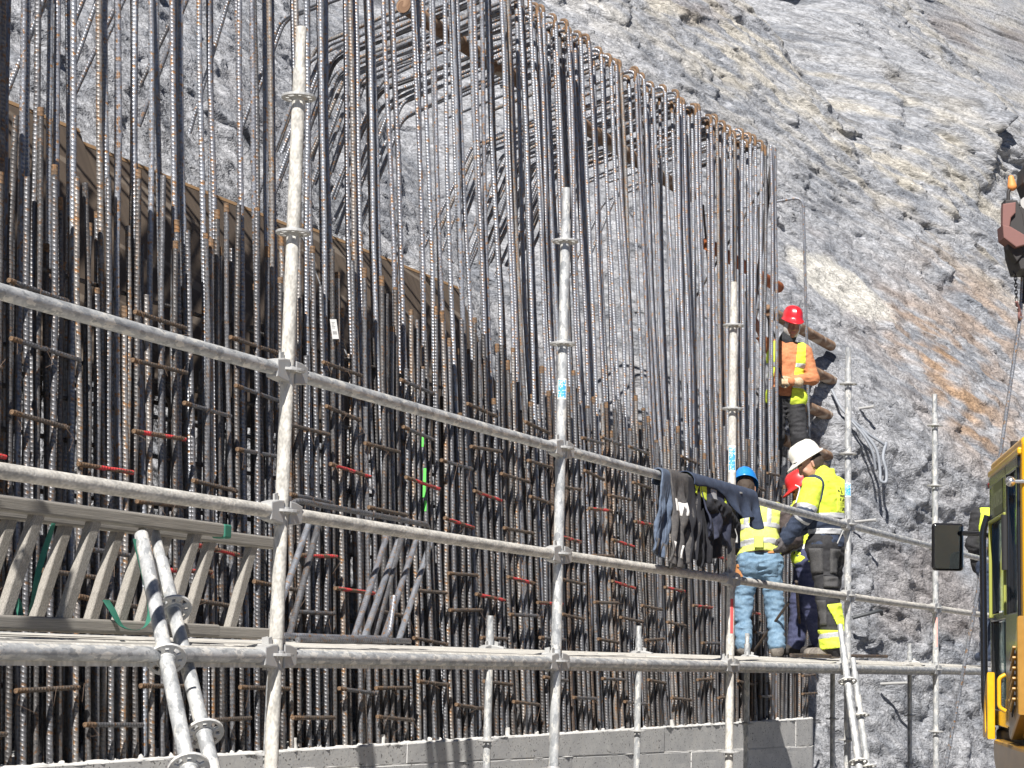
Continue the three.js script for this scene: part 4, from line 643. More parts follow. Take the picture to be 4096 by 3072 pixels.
/* J: joints in the person's own axes (x to the viewer's right, y up, z towards the viewer) */
function person(pos, J, look) {
  const g = thing('person', look.label, 'person', pos, YAW);
  const mid = (a, b, t = 0.5) => a.clone().lerp(b, t), spine = J.neck.clone().sub(J.pelvis).normalize(), side = J.shR.clone().sub(J.shL).normalize(), fr = look.front.clone().normalize();
  const hipS = J.hipR.clone().sub(J.hipL).normalize(), sc = look.bulk ?? 1, belly = J.pelvis.clone().lerp(J.neck, 0.35), chest = J.pelvis.clone().lerp(J.neck, 0.68);
  const torso = [cap(J.hipL, J.hipR, 0.098 * sc), cap(belly.clone().addScaledVector(side, -0.055), belly.clone().addScaledVector(side, 0.055), 0.1 * sc), cap(chest.clone().addScaledVector(side, -0.075), chest.clone().addScaledVector(side, 0.075), 0.106 * sc), cap(J.pelvis, chest, 0.1 * sc, 0.105 * sc), cap(mid(J.shL, J.shR, 0.16), mid(J.shL, J.shR, 0.84), 0.066), cap(mid(J.shL, J.shR), J.neck.clone().addScaledVector(spine, 0.05), 0.062, 0.055)];
  if (look.belly) torso.push(cap(belly.clone().addScaledVector(fr, look.belly), chest.clone().addScaledVector(fr, look.belly * 0.3), 0.105, 0.1));
  const arm = (s) => [cap(J['sh' + s], J['el' + s], 0.054, 0.046), cap(J['el' + s], J['wr' + s], 0.045, 0.031)], leg = (s) => [cap(J['hip' + s], J['kn' + s], 0.08, 0.058), cap(J['kn' + s], J['an' + s], 0.056, 0.042)];
  const arms = ['L', 'R'].filter((s) => J['el' + s]).map(arm).flat(), legs = [...leg('L'), ...leg('R')];
  // body
  const hm = frame(J.face, J.headUp), body = [...torso, ...arms, ...legs]; const [lo, hi] = bounds(body, 0.03);
  const tone = look.skin ?? SK, tr = sdfMesh(blob(body, 0.04, -0.012), lo, hi, 0.02, () => tone);
  const hg = headGeo2(tone, look).applyMatrix4(hm); hg.translate(J.head.x, J.head.y, J.head.z);
  const bits = [tr, hg]; for (const h of look.hands ?? []) if (!h.glove) { const m = meshCaps(handCaps(...h.at), 0.008, 0.0055); const c = new Float32Array(m.attributes.position.count * 3); for (let i = 0; i < c.length; i += 3) { c[i] = tone[0]; c[i + 1] = tone[1]; c[i + 2] = tone[2]; } m.setAttribute('color', new THREE.BufferAttribute(c, 3)); bits.push(m); }
  part('body', mergeGeometries(bits), M.skin, g);
  for (const h of look.hands ?? []) if (h.glove) part('glove', meshCaps([...handCaps(...h.at), ...(h.cuff ? [cap(h.at[0].clone().addScaledVector(h.at[1].clone().normalize(), -0.02), h.at[0].clone().addScaledVector(h.at[1].clone().normalize(), -0.085), 0.034, 0.046)] : [])], 0.008, 0.0055, 0.004), h.glove, g);
  // garments: the limbs grown by a cloth's thickness, creased, and cut off where they end
  const wear = (name, list, grow, mat, cuts, o = {}) => {
    const f = blob(list, o.k ?? 0.045, grow), [a, b] = bounds(list, grow + 0.05), amp = o.crease ?? 0.009, fq = o.freq ?? 11, sd = o.seed ?? 3;
    const fn = (x, y, z) => { let d = f(x, y, z); if (d > 0.06 || d < -0.08) { for (const [p, n] of cuts) d = Math.max(d, (x - p.x) * n.x + (y - p.y) * n.y + (z - p.z) * n.z); return o.also ? Math.max(d, o.also(x, y, z)) : d; }
      if (amp) { const t = noise(x * fq * 0.7 + sd, y * fq * 1.8, z * fq * 0.7), t2 = noise(x * fq * 2 + sd, y * fq * 3 + x * 9, z * fq * 2); d -= amp * (1 - 2 * Math.abs(t)) + amp * 0.45 * t2; }
      for (const [p, n] of cuts) d = Math.max(d, (x - p.x) * n.x + (y - p.y) * n.y + (z - p.z) * n.z); return o.also ? Math.max(d, o.also(x, y, z)) : d; };
    const made = part(name, sdfMesh(fn, a, b, o.cell ?? 0.0105), mat, o.parent ?? g); FIELD.set(made, fn); return made;
  };
  const down = spine.clone().negate(), belt = J.pelvis.clone().addScaledVector(spine, look.beltAt ?? 0.09);
  const trs = wear('trousers', [torso[0], ...legs.map((c, i) => cap(c.a, i % 2 ? c.a.clone().lerp(c.b, 0.95) : c.b, c.ra, c.rb + (i % 2 ? (look.flare ?? 0.012) : 0.006)))], look.legGrow ?? 0.014, look.trousers, [[belt, spine]], { crease: look.legCrease ?? 0.011, seed: look.seed, freq: look.legFreq ?? 11 });
  for (const b of look.legBands ?? []) { const c = cap(J['kn' + b.s], J['an' + b.s], 0.06, 0.055 + (look.flare ?? 0.012)), cc = cap(c.a.clone().lerp(c.b, b.t0), c.a.clone().lerp(c.b, b.t1), lerp(c.ra, c.rb, b.t0), lerp(c.ra, c.rb, b.t1)), nn = c.d.clone().normalize(); wear(b.name, [c], (look.legGrow ?? 0.014) + b.grow, b.mat, [[cc.a, nn.clone().negate()], [cc.b, nn]], { crease: 0.011, seed: look.seed, also: b.also, parent: trs }); }
  if (look.top) { const t = wear('top', [...torso, ...arms], look.topGrow ?? 0.012, look.top, [[J.pelvis.clone().addScaledVector(spine, look.hem ?? -0.02), down], [J.neck.clone().addScaledVector(spine, 0.045), spine]], { crease: 0.009, seed: (look.seed ?? 1) + 5 });
    for (const s of look.topSplit ?? []) wear(s.name, s.list === 'torso' ? torso : s.list(arms), (look.topGrow ?? 0.012) + 0.004 + (s.grow ?? 0), s.mat, s.cuts(J, spine), { crease: s.crease ?? 0.009, seed: (look.seed ?? 1) + 5, parent: t, also: s.also }); }
  if (look.vest) { const open = look.vestOpen ? (x, y, z) => { const dx = x - chest.x, dy = y - chest.y, dz = z - chest.z, l = dx * side.x + dy * side.y + dz * side.z, f = dx * fr.x + dy * fr.y + dz * fr.z; return f > 0 ? look.vestOpen - Math.abs(l - (look.vestShift ?? 0)) : -1; } : null;
    const cuts = [[J.pelvis.clone().addScaledVector(spine, look.vestHem ?? 0), down], [J.neck.clone().addScaledVector(spine, 0.01), spine]], v = wear('vest', torso, 0.026, look.vest, cuts, { crease: 0.007, seed: (look.seed ?? 1) + 5, also: open });
    for (const [y, h] of look.bands ?? []) { const p = J.pelvis.clone().addScaledVector(spine, y); wear('reflective_band', torso, 0.0295, M.tape, [[p.clone().addScaledVector(spine, h), spine], [p, down]], { crease: 0.007, seed: (look.seed ?? 1) + 5, also: open, parent: v }); }
    for (const o of look.straps ?? []) wear('reflective_band', torso, 0.029, M.tape, [[J.pelvis.clone().addScaledVector(spine, o.from), down], [J.neck, spine]], { crease: 0.007, seed: (look.seed ?? 1) + 5, parent: v, also: (x, y, z) => { const dx = x - chest.x, dy = y - chest.y, dz = z - chest.z, l = dx * side.x + dy * side.y + dz * side.z, f = dx * fr.x + dy * fr.y + dz * fr.z; return Math.max(Math.abs(l - o.l) - 0.024, f * (o.back ?? 1)); } }); }
  // boots
  for (const s of ['L', 'R']) { const an = J['an' + s], to = J['to' + s], sole = Math.min(an.y - 0.075, to.y - 0.02), b = [cap(V(an.x, sole + 0.045, an.z), V(to.x, sole + 0.035, to.z), 0.05, 0.042), cap(an, V(an.x, sole + 0.06, an.z), 0.05)]; wear('boot', b, 0.004, look.boots, [[V(0, sole, 0), V(0, -1, 0)]], { crease: 0.002, k: 0.03, cell: 0.01 }); }
  // helmet
  if (look.helmet) { const h = part('helmet', HELMET, look.helmet, g); h.quaternion.setFromRotationMatrix(hm); h.position.copy(J.head).add(V(0, 0.052, -0.004).applyMatrix4(hm)); }
  if (look.hair) part('hair', sdfMesh((x, y, z) => Math.max(Math.hypot(x / 0.083, (y - 0.0) / 0.1, (z + 0.02) / 0.1) * 0.09 - 0.09 - 0.006 * noise(x * 60, y * 40, z * 60), z - 0.0, -y - 0.075), V(-0.11, -0.12, -0.15), V(0.11, 0.1, 0.05), 0.008).applyMatrix4(hm).translate(J.head.x, J.head.y, J.head.z), M.hair, g);
  const fieldOf = (n) => { let f; g.traverse((o) => { if (o.name === n && FIELD.has(o) && !f) f = FIELD.get(o); }); return f; };
  return { g, hm, torso, arms, legs, wear, chest, belly, spine, side, fr, fieldOf };
}
// ---- man in the red helmet at the cage end, one arm raised to a bar
{
  const J = { pelvis: V(0, 0.93, 0), neck: V(0.01, 1.47, 0), head: V(0.05, 1.655, 0.05), face: V(0.12, -0.3, 1), headUp: V(0.08, 1, 0.3), shL: V(-0.19, 1.43, 0.0), shR: V(0.2, 1.38, 0.02), elL: V(-0.33, 1.66, 0.06), wrL: V(-0.4, 1.9, 0.1), elR: V(0.27, 1.1, 0.04), wrR: V(0.02, 1.04, 0.22), hipL: V(-0.09, 0.9, 0), hipR: V(0.09, 0.9, 0), knL: V(-0.11, 0.48, 0.08), knR: V(0.13, 0.48, 0.06), anL: V(-0.12, 0.09, 0), anR: V(0.14, 0.09, 0), toL: V(-0.14, 0.04, 0.16), toR: V(0.18, 0.04, 0.16) };
  const p = person(V(11.08, 3.93, -2.25), J, { label: 'worker in red helmet and orange shirt with open yellow vest, one arm raised', front: V(0, 0, 1), bulk: 1.06, belly: 0.03, skin: [0.36, 0.185, 0.12], trousers: M.black, top: M.orange, hem: -0.03, vest: M.hivis, vestOpen: 0.1, vestShift: -0.015, vestHem: -0.14, bands: [[0.06, 0.05], [0.27, 0.05]], boots: M.bootDark, helmet: shell(new THREE.Color(0.62, 0.02, 0.03)), seed: 4,
    hands: [{ at: [J.wrL, V(-0.12, 1, 0.15), V(0.4, 0.1, 0.6), 0.75, 1], glove: M.tan, cuff: true }, { at: [J.wrR, V(-1, 0.05, 0.2), V(0.1, -0.2, -1), 0.65, 1], glove: M.tan, cuff: true }] });
  // pale scarf round the face and dark collar
  const face = (a, b, c) => V(a, b, c);
  part('scarf', sdfMesh((x, y, z) => { const q = Math.hypot(x / 0.088, (y + 0.03) / 0.118, (z - 0.0) / 0.108); let d = (q - 1) * 0.088; d = Math.max(d, -(q - 0.9) * 0.088); d = Math.max(d, -(Math.hypot(x / 0.056, (y + 0.02) / 0.088) - 1) * 0.05 * (z > 0 ? 1 : -99)); return Math.max(d, y - 0.04); }, V(-0.13, -0.17, -0.13), V(0.13, 0.07, 0.14), 0.0065).applyMatrix4(p.hm).translate(J.head.x, J.head.y, J.head.z), M.scarf, p.g);
  p.wear('neck_collar', [cap(J.neck.clone().add(V(0, 0.03, 0.01)), J.neck.clone().add(V(0.02, 0.085, 0.02)), 0.085, 0.075)], 0, M.collar, [], { crease: 0.006 });
  const pl = part('pliers', merge([bar([V(-0.02, 0.1, 0), V(0, 0, 0.005), V(0.03, -0.11, 0)], 0.007, 7), bar([V(-0.004, 0.1, 0), V(0, 0, -0.005), V(-0.015, -0.11, 0)], 0.007, 7)]), M.black, p.g); pl.position.set(-0.075, 1.08, 0.24); pl.rotation.z = 0.25;
}
// ---- man in the white helmet, side on, looking down
{
  const J = { pelvis: V(0.01, 0.95, 0), neck: V(-0.01, 1.48, 0.0), head: V(-0.13, 1.605, 0.0), face: V(-1, -0.62, 0.05), headUp: V(-0.5, 1, 0), shL: V(-0.13, 1.41, 0.15), shR: V(0.13, 1.42, -0.13), elL: V(-0.2, 1.18, 0.21), wrL: V(-0.34, 0.985, 0.13), elR: V(-0.02, 1.15, -0.24), wrR: V(-0.28, 1.05, -0.2), hipL: V(-0.05, 0.92, 0.07), hipR: V(0.065, 0.92, -0.06), knL: V(0.0, 0.5, 0.11), knR: V(0.04, 0.5, -0.12), anL: V(0.06, 0.09, 0.11), anR: V(0.06, 0.09, -0.14), toL: V(-0.1, 0.04, 0.1), toR: V(-0.1, 0.04, -0.2) };
  const wst = (J2, sp, y) => J2.pelvis.clone().addScaledVector(sp, y), band = (name, y0, y1, mat, grow) => ({ name, list: 'torso', mat, grow, cuts: (j, sp) => [[wst(j, sp, y1), sp], [wst(j, sp, y0), sp.clone().negate()]] });
  const armBand = (name, which, t0, t1, mat, grow) => ({ name, list: (a) => [a[which]], mat, grow, cuts: () => { const a = [J.shL, J.elL, J.shR, J.elR][which > 1 ? 2 : 0], b = which % 2 ? (which > 1 ? J.wrR : J.wrL) : (which > 1 ? J.elR : J.elL), s = which % 2 ? (which > 1 ? J.elR : J.elL) : a, n = b.clone().sub(s).normalize(); return [[s.clone().lerp(b, t0), n.clone().negate()], [s.clone().lerp(b, t1), n]]; } });
  const p = person(V(7.348, 2.136, -0.774), J, { label: 'worker in white helmet and yellow and navy work jacket looking down at the deck', front: V(-0.75, 0, -0.66), skin: [0.5, 0.27, 0.19], stubble: true, trousers: M.black, legGrow: 0.022, flare: 0.026, top: M.navy, hem: -0.03, topGrow: 0.024, boots: M.boot, helmet: shell(new THREE.Color(0.78, 0.76, 0.68)), seed: 8, hair: true,
    topSplit: [band('yellow_yoke', 0.225, 0.62, M.hivis, 0.003), band('reflective_band', 0.2, 0.25, M.tape, 0.006), band('reflective_band', 0.07, 0.12, M.tape, 0.004), armBand('yellow_sleeve', 0, -0.2, 0.78, M.hivis, 0.004), armBand('reflective_band', 0, 0.74, 0.95, M.tape, 0.006), armBand('reflective_band', 1, 0.1, 0.28, M.tape, 0.004)],
    legBands: [{ name: 'yellow_leg', s: 'L', t0: 0.12, t1: 0.98, grow: 0.011, mat: M.hivis, also: (x, y, z) => (x < 0.03 + (0.34 - y) * 0.55 && y > 0.25 ? 1 : -1) }, { name: 'reflective_band', s: 'L', t0: 0.66, t1: 0.78, grow: 0.014, mat: M.tape }],
    hands: [{ at: [J.wrL, V(-0.35, -1, 0.05), V(-0.6, 0.2, -0.8), 0.35, -1], glove: M.greyGlove, cuff: true }] });
  // holster pockets, pad and collar
  const tf = p.fieldOf('trousers'), pk = (c, n, w, h, t, m, name = 'pocket') => part(name, patchOn(tf, c, n, V(0, 1, 0), w, h, t), m, p.g);
  pk(V(-0.07, 0.8, 0.1), V(-0.5, 0, 1), 0.12, 0.2, 0.022, M.charcoal); pk(V(0.05, 0.8, 0.1), V(0.3, 0, 1), 0.13, 0.2, 0.02, M.charcoal); pk(V(0.02, 0.63, 0.1), V(0.1, 0, 1), 0.15, 0.09, 0.024, M.charcoal); pk(V(-0.035, 0.38, 0.11), V(-0.5, 0, 1), 0.1, 0.2, 0.012, M.charcoal, 'knee_patch');
  p.wear('collar', [cap(J.neck.clone().add(V(0.0, 0.015, 0)), J.neck.clone().add(V(-0.03, 0.055, 0)), 0.08, 0.074)], 0, M.hivis, [], { crease: 0.004 });
  part('spectacles', merge([bar([V(-0.275, 1.6, 0.05), V(-0.262, 1.605, 0.078), V(-0.15, 1.655, 0.083)], 0.0035, 6), rbox(0.006, 0.03, 0.046, 0.003, -0.268, 1.585, 0.04)]), new THREE.MeshStandardMaterial({ color: 0x33353a, roughness: 0.25 }), p.g);
  part('hair_tail', meshCaps([cap(V(-0.06, 1.62, 0), V(-0.015, 1.59, 0.01), 0.035, 0.028), cap(V(-0.015, 1.59, 0.01), V(0.015, 1.57, 0.02), 0.025, 0.012)], 0.02, 0.008), M.hair, p.g);
  const stick = part('folding_rule', box(0.008, 0.26, 0.014), castSteel, p.g); stick.position.set(0.11, 1.06, 0.235); stick.rotation.z = -0.42;
  // black print on the back
  const cv = document.createElement('canvas'); cv.width = 128; cv.height = 256; const c = cv.getContext('2d'); c.fillStyle = '#dcea50'; c.fillRect(0, 0, 128, 256); c.fillStyle = '#1b1c18';
  c.fillRect(56, 14, 14, 24); c.fillRect(16, 40, 18, 22); c.fillRect(36, 48, 8, 14); c.fillRect(60, 44, 18, 34); for (const [x, w] of [[36, 12], [52, 8], [62, 16], [82, 10], [96, 16]]) c.fillRect(x, 86, w, 26); c.fillRect(34, 118, 12, 30); c.fillRect(66, 118, 14, 30); c.fillRect(84, 122, 12, 26);
  c.font = '40px serif'; c.fillText('COLOSA', 4, 192, 122); c.fillRect(74, 206, 20, 34); c.fillRect(98, 206, 14, 34);
  const t = new THREE.CanvasTexture(cv); t.colorSpace = THREE.SRGBColorSpace;
  part('back_print', patchOn(p.fieldOf('yellow_yoke'), V(0.05, 1.31, 0.02), V(0.72, 0.05, 0.7), V(0, 1, 0), 0.13, 0.22, 0.0025, 14, 14), new THREE.MeshStandardMaterial({ map: t, roughness: 0.9 }), p.g);
}
// ---- man in the blue helmet, seen from behind
{
  const J = { pelvis: V(0, 0.86, 0), neck: V(-0.03, 1.33, -0.16), head: V(-0.1, 1.485, -0.25), face: V(0.25, -0.55, -1), headUp: V(0, 1, -0.5), shL: V(-0.17, 1.29, -0.12), shR: V(0.2, 1.27, -0.1), elL: V(-0.28, 1.04, -0.1), wrL: V(-0.17, 0.95, -0.33), elR: V(0.31, 1.03, -0.05), wrR: V(0.17, 0.93, -0.33), hipL: V(-0.085, 0.83, 0), hipR: V(0.085, 0.83, 0), knL: V(-0.14, 0.46, -0.05), knR: V(0.135, 0.46, -0.05), anL: V(-0.14, 0.1, 0.03), anR: V(0.15, 0.1, 0.03), toL: V(-0.14, 0.04, -0.13), toR: V(0.16, 0.04, -0.13) };
  const p = person(V(8.06, 2.14, -1.56), J, { label: 'worker in blue helmet, faded jeans and yellow vest seen from behind', front: V(0.05, 0, -1), bulk: 1.02, skin: [0.3, 0.16, 0.1], trousers: M.jeans, legGrow: 0.01, legCrease: 0.014, legFreq: 12, flare: 0.014, top: M.brown, hem: 0.02, topGrow: 0.016, vest: M.hivisOld, vestHem: 0.03, bands: [[0.09, 0.055], [0.24, 0.05]], straps: [{ l: -0.1, from: 0.25 }, { l: 0.1, from: 0.25 }], boots: M.boot, helmet: shell(new THREE.Color(0.02, 0.22, 0.62)), seed: 12, hair: true });
  const jf = p.fieldOf('trousers'); for (const x of [-0.085, 0.085]) part('pocket', patchOn(jf, V(x, 0.77, 0), V(0, 0, 1), V(0, 1, 0), 0.12, 0.13, 0.006), M.jeans, p.g);
  part('waistband', patchOn(jf, V(0, 0.925, 0), V(0, 0, 1), V(0, 1, 0), 0.29, 0.035, 0.006, 16, 3), M.jeans, p.g); part('leather_patch', patchOn(jf, V(0.085, 0.925, 0), V(0, 0, 1), V(0, 1, 0), 0.06, 0.04, 0.011, 6, 4), M.leather, p.g);
  part('tool_pouch', merge([rbox(0.13, 0.16, 0.06, 0.02, -0.24, 0.7, 0.02), rbox(0.1, 0.03, 0.065, 0.01, -0.25, 0.76, 0.03)]), M.leather, p.g).rotation.z = -0.12;
  part('folded_vest', rbox(0.08, 0.11, 0.03, 0.012, -0.03, 1.0, 0.145), M.hivisOld, p.g);
}
// ---- man in the second red helmet, bending behind the others
{
  const J = { pelvis: V(-0.02, 0.9, -0.02), neck: V(-0.06, 1.37, -0.05), head: V(-0.04, 1.46, 0.0), face: V(-0.9, -0.5, -0.25), headUp: V(-0.35, 1, 0), shL: V(-0.1, 1.28, 0.14), shR: V(0.05, 1.28, -0.2), elL: V(-0.16, 1.03, 0.2), wrL: V(-0.3, 0.92, 0.1), elR: V(-0.05, 1.02, -0.24), wrR: V(-0.25, 0.93, -0.2), hipL: V(-0.03, 0.87, 0.08), hipR: V(0, 0.87, -0.1), knL: V(0.0, 0.48, 0.1), knR: V(-0.06, 0.48, -0.1), anL: V(0.1, 0.1, 0.08), anR: V(-0.1, 0.1, -0.08), toL: V(-0.04, 0.04, 0.1), toR: V(-0.26, 0.04, -0.06) };
  const p = person(V(8.4, 2.155, -1.22), J, { label: 'worker in red helmet and navy trousers bending behind the white-helmeted man', front: V(-1, 0, 0), skin: [0.36, 0.18, 0.115], trousers: M.blueTrousers, legGrow: 0.018, top: M.brown, hem: -0.02, vest: M.hivis, vestHem: -0.1, bands: [[0.02, 0.06], [0.25, 0.05]], boots: M.bootDark, helmet: shell(new THREE.Color(0.64, 0.03, 0.03)), seed: 20, hair: true });
  part('tie_hook', bar(fillet([V(-0.16, 1.25, 0.12), V(-0.1, 1.48, 0.14), V(-0.145, 1.5, 0.14)], 0.02), 0.006, 7), new THREE.MeshStandardMaterial({ color: 0xe8e8e6, roughness: 0.5 }), p.g);
}
// ---- man mostly hidden by the machine's cab
{
  const J = { pelvis: V(0, 0.92, 0), neck: V(0, 1.46, 0), head: V(0.02, 1.62, 0.02), face: V(0.6, -0.2, -1), headUp: V(0, 1, 0), shL: V(-0.19, 1.4, 0), shR: V(0.19, 1.4, 0), elL: V(-0.23, 1.12, -0.04), wrL: V(-0.16, 0.9, -0.16), elR: V(0.24, 1.12, -0.04), wrR: V(0.16, 0.9, -0.18), hipL: V(-0.09, 0.9, 0), hipR: V(0.09, 0.9, 0), knL: V(-0.1, 0.48, 0), knR: V(0.11, 0.48, 0), anL: V(-0.11, 0.1, 0.02), anR: V(0.12, 0.1, 0.02), toL: V(-0.15, 0.04, -0.14), toR: V(0.16, 0.04, -0.14) };
  person(V(10.52, 2.15, 0.02), J, { label: 'worker in dark clothes standing on the deck behind the yellow cab', front: V(0.2, 0, -1), skin: [0.36, 0.2, 0.13], trousers: M.navy, top: M.black, hem: -0.1, vest: M.hivis, vestHem: 0.2, boots: M.navy, helmet: shell(new THREE.Color(0.62, 0.02, 0.03)), seed: 31 });
}
// ---------------------------------------------------------------- clothes hung over the top rail
{
  const RY = DECK + 0.994, RZ = 0.013;
  // a sheet of cloth over the rail; s runs along the rail, t down the front; y0(s) top, drop(s) length, back(s) length behind
  function drape(x0, x1, drop, back, o) {
    const N = o.n ?? 56, T = 34, pos = [], idx = [], uv = [], Q = [], rad = TUBE + (o.off ?? 0.012);
    for (let j = 0; j <= T; j++) for (let i = 0; i <= N; i++) {
      const s = i / N, t = j / T, L = drop(s), B = back(s), arc = Math.PI * rad, tot = L + B + arc; let l = t * tot, y, z;
      if (l < B) { y = RY - (B - l); z = RZ - rad - 0.012 * noise(s * 7, l * 6, 4); } else if (l < B + arc) { const a = (l - B) / rad; y = RY + Math.sin(a) * rad; z = RZ - Math.cos(a) * rad; } else { const d = l - B - arc; y = RY - d; const w = sstep(0, 0.22, d); z = RZ + rad + w * ((o.amp ?? 0.03) * Math.sin(s * Math.PI * 2 * (o.folds ?? 3) + (o.ph ?? 0) + 2 * noise(s * 3, d * 4, 7)) + 0.018 * noise(s * 11, d * 9, 2) + (o.puff ?? 0.03)); y += 0.012 * noise(s * 8, d * 5, 9); }
      const shrink = 1 - (o.gather ?? 0) * sstep(0, 0.5, Math.max(0, l - B)), cx = lerp(x0, x1, 0.5) + (o.slide ?? 0) * Math.max(0, l - B);
      Q.push(V(cx + (s - 0.5) * (x1 - x0) * shrink + 0.015 * noise(s * 5, t * 9, 12), y, z));
    }
    const th = o.th ?? 0.009, base = (N + 1) * (T + 1), nr = (i, j) => { const a = Q[j * (N + 1) + Math.min(N, i + 1)], b = Q[j * (N + 1) + Math.max(0, i - 1)], c = Q[Math.min(T, j + 1) * (N + 1) + i], d = Q[Math.max(0, j - 1) * (N + 1) + i]; return a.clone().sub(b).cross(d.clone().sub(c)).normalize(); };
    for (let l = 0; l < 2; l++) for (let j = 0; j <= T; j++) for (let i = 0; i <= N; i++) { const p = Q[j * (N + 1) + i].clone(); if (l === 0) p.addScaledVector(nr(i, j), th); pos.push(p.x, p.y, p.z); uv.push(p.x, p.y); }
    for (let j = 0; j < T; j++) for (let i = 0; i < N; i++) { const a = j * (N + 1) + i, b = a + 1, c = a + N + 1, d = c + 1; idx.push(a, c, b, b, c, d, base + a, base + b, base + c, base + b, base + d, base + c); }
    const rim = []; for (let i = 0; i < N; i++) rim.push([i, i + 1]), rim.push([T * (N + 1) + i + 1, T * (N + 1) + i]); for (let j = 0; j < T; j++) rim.push([(j + 1) * (N + 1), j * (N + 1)]), rim.push([j * (N + 1) + N, (j + 1) * (N + 1) + N]);
    for (const [a, b] of rim) idx.push(a, b, base + a, b, base + b, base + a);
    const g = new THREE.BufferGeometry(); g.setAttribute('position', new THREE.Float32BufferAttribute(pos, 3)); g.setAttribute('uv', new THREE.Float32BufferAttribute(uv, 2)); g.setIndex(idx); g.computeVertexNormals(); return { g, Q, N, T };
  }
  const slate = cloth([46, 56, 76], [64, 76, 98], 41), grey = cloth([64, 63, 64], [92, 89, 87], 43), ink = cloth([26, 27, 32], [42, 43, 49], 45), blueGrey = cloth([70, 82, 100], [92, 104, 122], 47), indigo = cloth([44, 48, 64], [62, 66, 84], 51);
  const strip = (d, j0, j1, i0, i1, m, name, parent, off = 0.014) => { const pos = [], idx = [], w = i1 - i0, h = j1 - j0; for (let l = 0; l < 2; l++) for (let j = 0; j <= h; j++) for (let i = 0; i <= w; i++) { const p = d.Q[(j0 + j) * (d.N + 1) + i0 + i]; pos.push(p.x, p.y, p.z + (l ? off : 0.004)); } const q = (w + 1) * (h + 1); for (let j = 0; j < h; j++) for (let i = 0; i < w; i++) { const p = q + j * (w + 1) + i; idx.push(p, p + w + 1, p + 1, p + 1, p + w + 1, p + w + 2); } for (let i = 0; i < w; i++) { const p = i, r = h * (w + 1) + i; idx.push(p, q + p, p + 1, p + 1, q + p, q + p + 1, r, r + 1, q + r, r + 1, q + r + 1, q + r); } const g = new THREE.BufferGeometry(); g.setAttribute('position', new THREE.Float32BufferAttribute(pos, 3)); g.setIndex(idx); g.computeVertexNormals(); part(name, g, m, parent); };
  const a = thing('grey_jacket', 'worn grey and black jacket with pale reflective bands hanging from the top rail', 'jacket');
  const d1 = drape(1.4, 1.86, (s) => 0.46 + 0.03 * Math.sin(s * 5), () => 0.2, { amp: 0.022, folds: 3.2, slide: -0.24, gather: 0.15, off: 0.012, puff: 0.02 });
  part('cloth', d1.g, grey, a);
  strip(d1, 19, 22, 1, 30, M.scarf, 'reflective_band', a, 0.0125); strip(d1, 29, 32, 1, 34, M.scarf, 'reflective_band', a, 0.0125); strip(d1, 12, 34, 32, 56, ink, 'black_side', a, 0.012);
  const d2 = drape(1.3, 1.5, (s) => 0.41 + 0.04 * s, () => 0.05, { amp: 0.012, folds: 1.4, slide: -0.42, gather: 0.1, off: 0.006, puff: 0.008 }); part('sleeve', d2.g, blueGrey, a); strip(d2, 30, 34, 1, 55, grey, 'cuff', a, 0.0115);
  const b = thing('navy_jacket', 'smooth slate-blue jacket folded lengthways over the top rail with its tail hanging', 'jacket');
  part('cloth', drape(1.7, 2.86, (s) => 0.015 + 0.17 * sstep(0.3, 0.8, s) + 0.05 * Math.sin(s * 14) * sstep(0.5, 0.8, s) - 0.06 * sstep(0.9, 1, s), (s) => 0.3, { amp: 0.034, folds: 5.2, ph: 1, off: 0.03, puff: 0.03, n: 96, th: 0.006 }).g, slate, b);
  const c = thing('safety_vest', 'bright yellow safety vest tucked under the slate jacket on the top rail', 'vest');
  const dc = drape(1.74, 2.32, (s) => 0.06 + 0.17 * sstep(0, 0.9, s), () => 0.15, { amp: 0.02, folds: 3.4, ph: 2.2, off: 0.02, puff: 0.025, th: 0.005 }); part('cloth', dc.g, M.hivis, c); strip(dc, 20, 33, 24, 34, M.tape, 'reflective_band', c, 0.009);
  const e = thing('black_jacket', 'padded black jacket with drawcord hood hanging under the yellow vest', 'jacket');
  part('cloth', drape(1.74, 2.14, (s) => 0.47 - 0.08 * s, () => 0.1, { amp: 0.03, folds: 2.3, ph: 0.6, off: 0.005, puff: 0.012, slide: 0.05, gather: 0.2 }).g, ink, e);
  part('folded_front', drape(1.82, 2.26, (s) => 0.25 + 0.09 * s + 0.04 * Math.sin(s * 9), () => 0.02, { amp: 0.02, folds: 2.6, ph: 2, off: 0.016, puff: 0.035, slide: 0.12 }).g, indigo, e);
  const crease = (list, k, grow, m, name, sd) => { const f = blob(list, k, grow), [lo, hi] = bounds(list, grow + 0.05); return part(name, sdfMesh((x, y, z) => { const q = f(x, y, z); return q > 0.05 ? q : q - 0.01 * (1 - 2 * Math.abs(noise(x * 14 + sd, y * 30, z * 20))) - 0.005 * noise(x * 36, y * 40, z * 36 + sd); }, lo, hi, 0.009), m, e); };
  crease([cap(V(1.92, 2.985, 0.075), V(2.16, 2.95, 0.085), 0.026, 0.036), cap(V(2.16, 2.95, 0.085), V(2.42, 2.885, 0.07), 0.036, 0.028), cap(V(1.94, 2.95, 0.08), V(2.4, 2.84, 0.075), 0.022, 0.024)], 0.03, 0, ink, 'hood', 3);
  part('drawcord', bar([V(2.3, 2.86, 0.11), V(2.31, 2.82, 0.12), V(2.3, 2.78, 0.12)], [0.003, 0.003, 0.009], 7), castSteel, e);
}

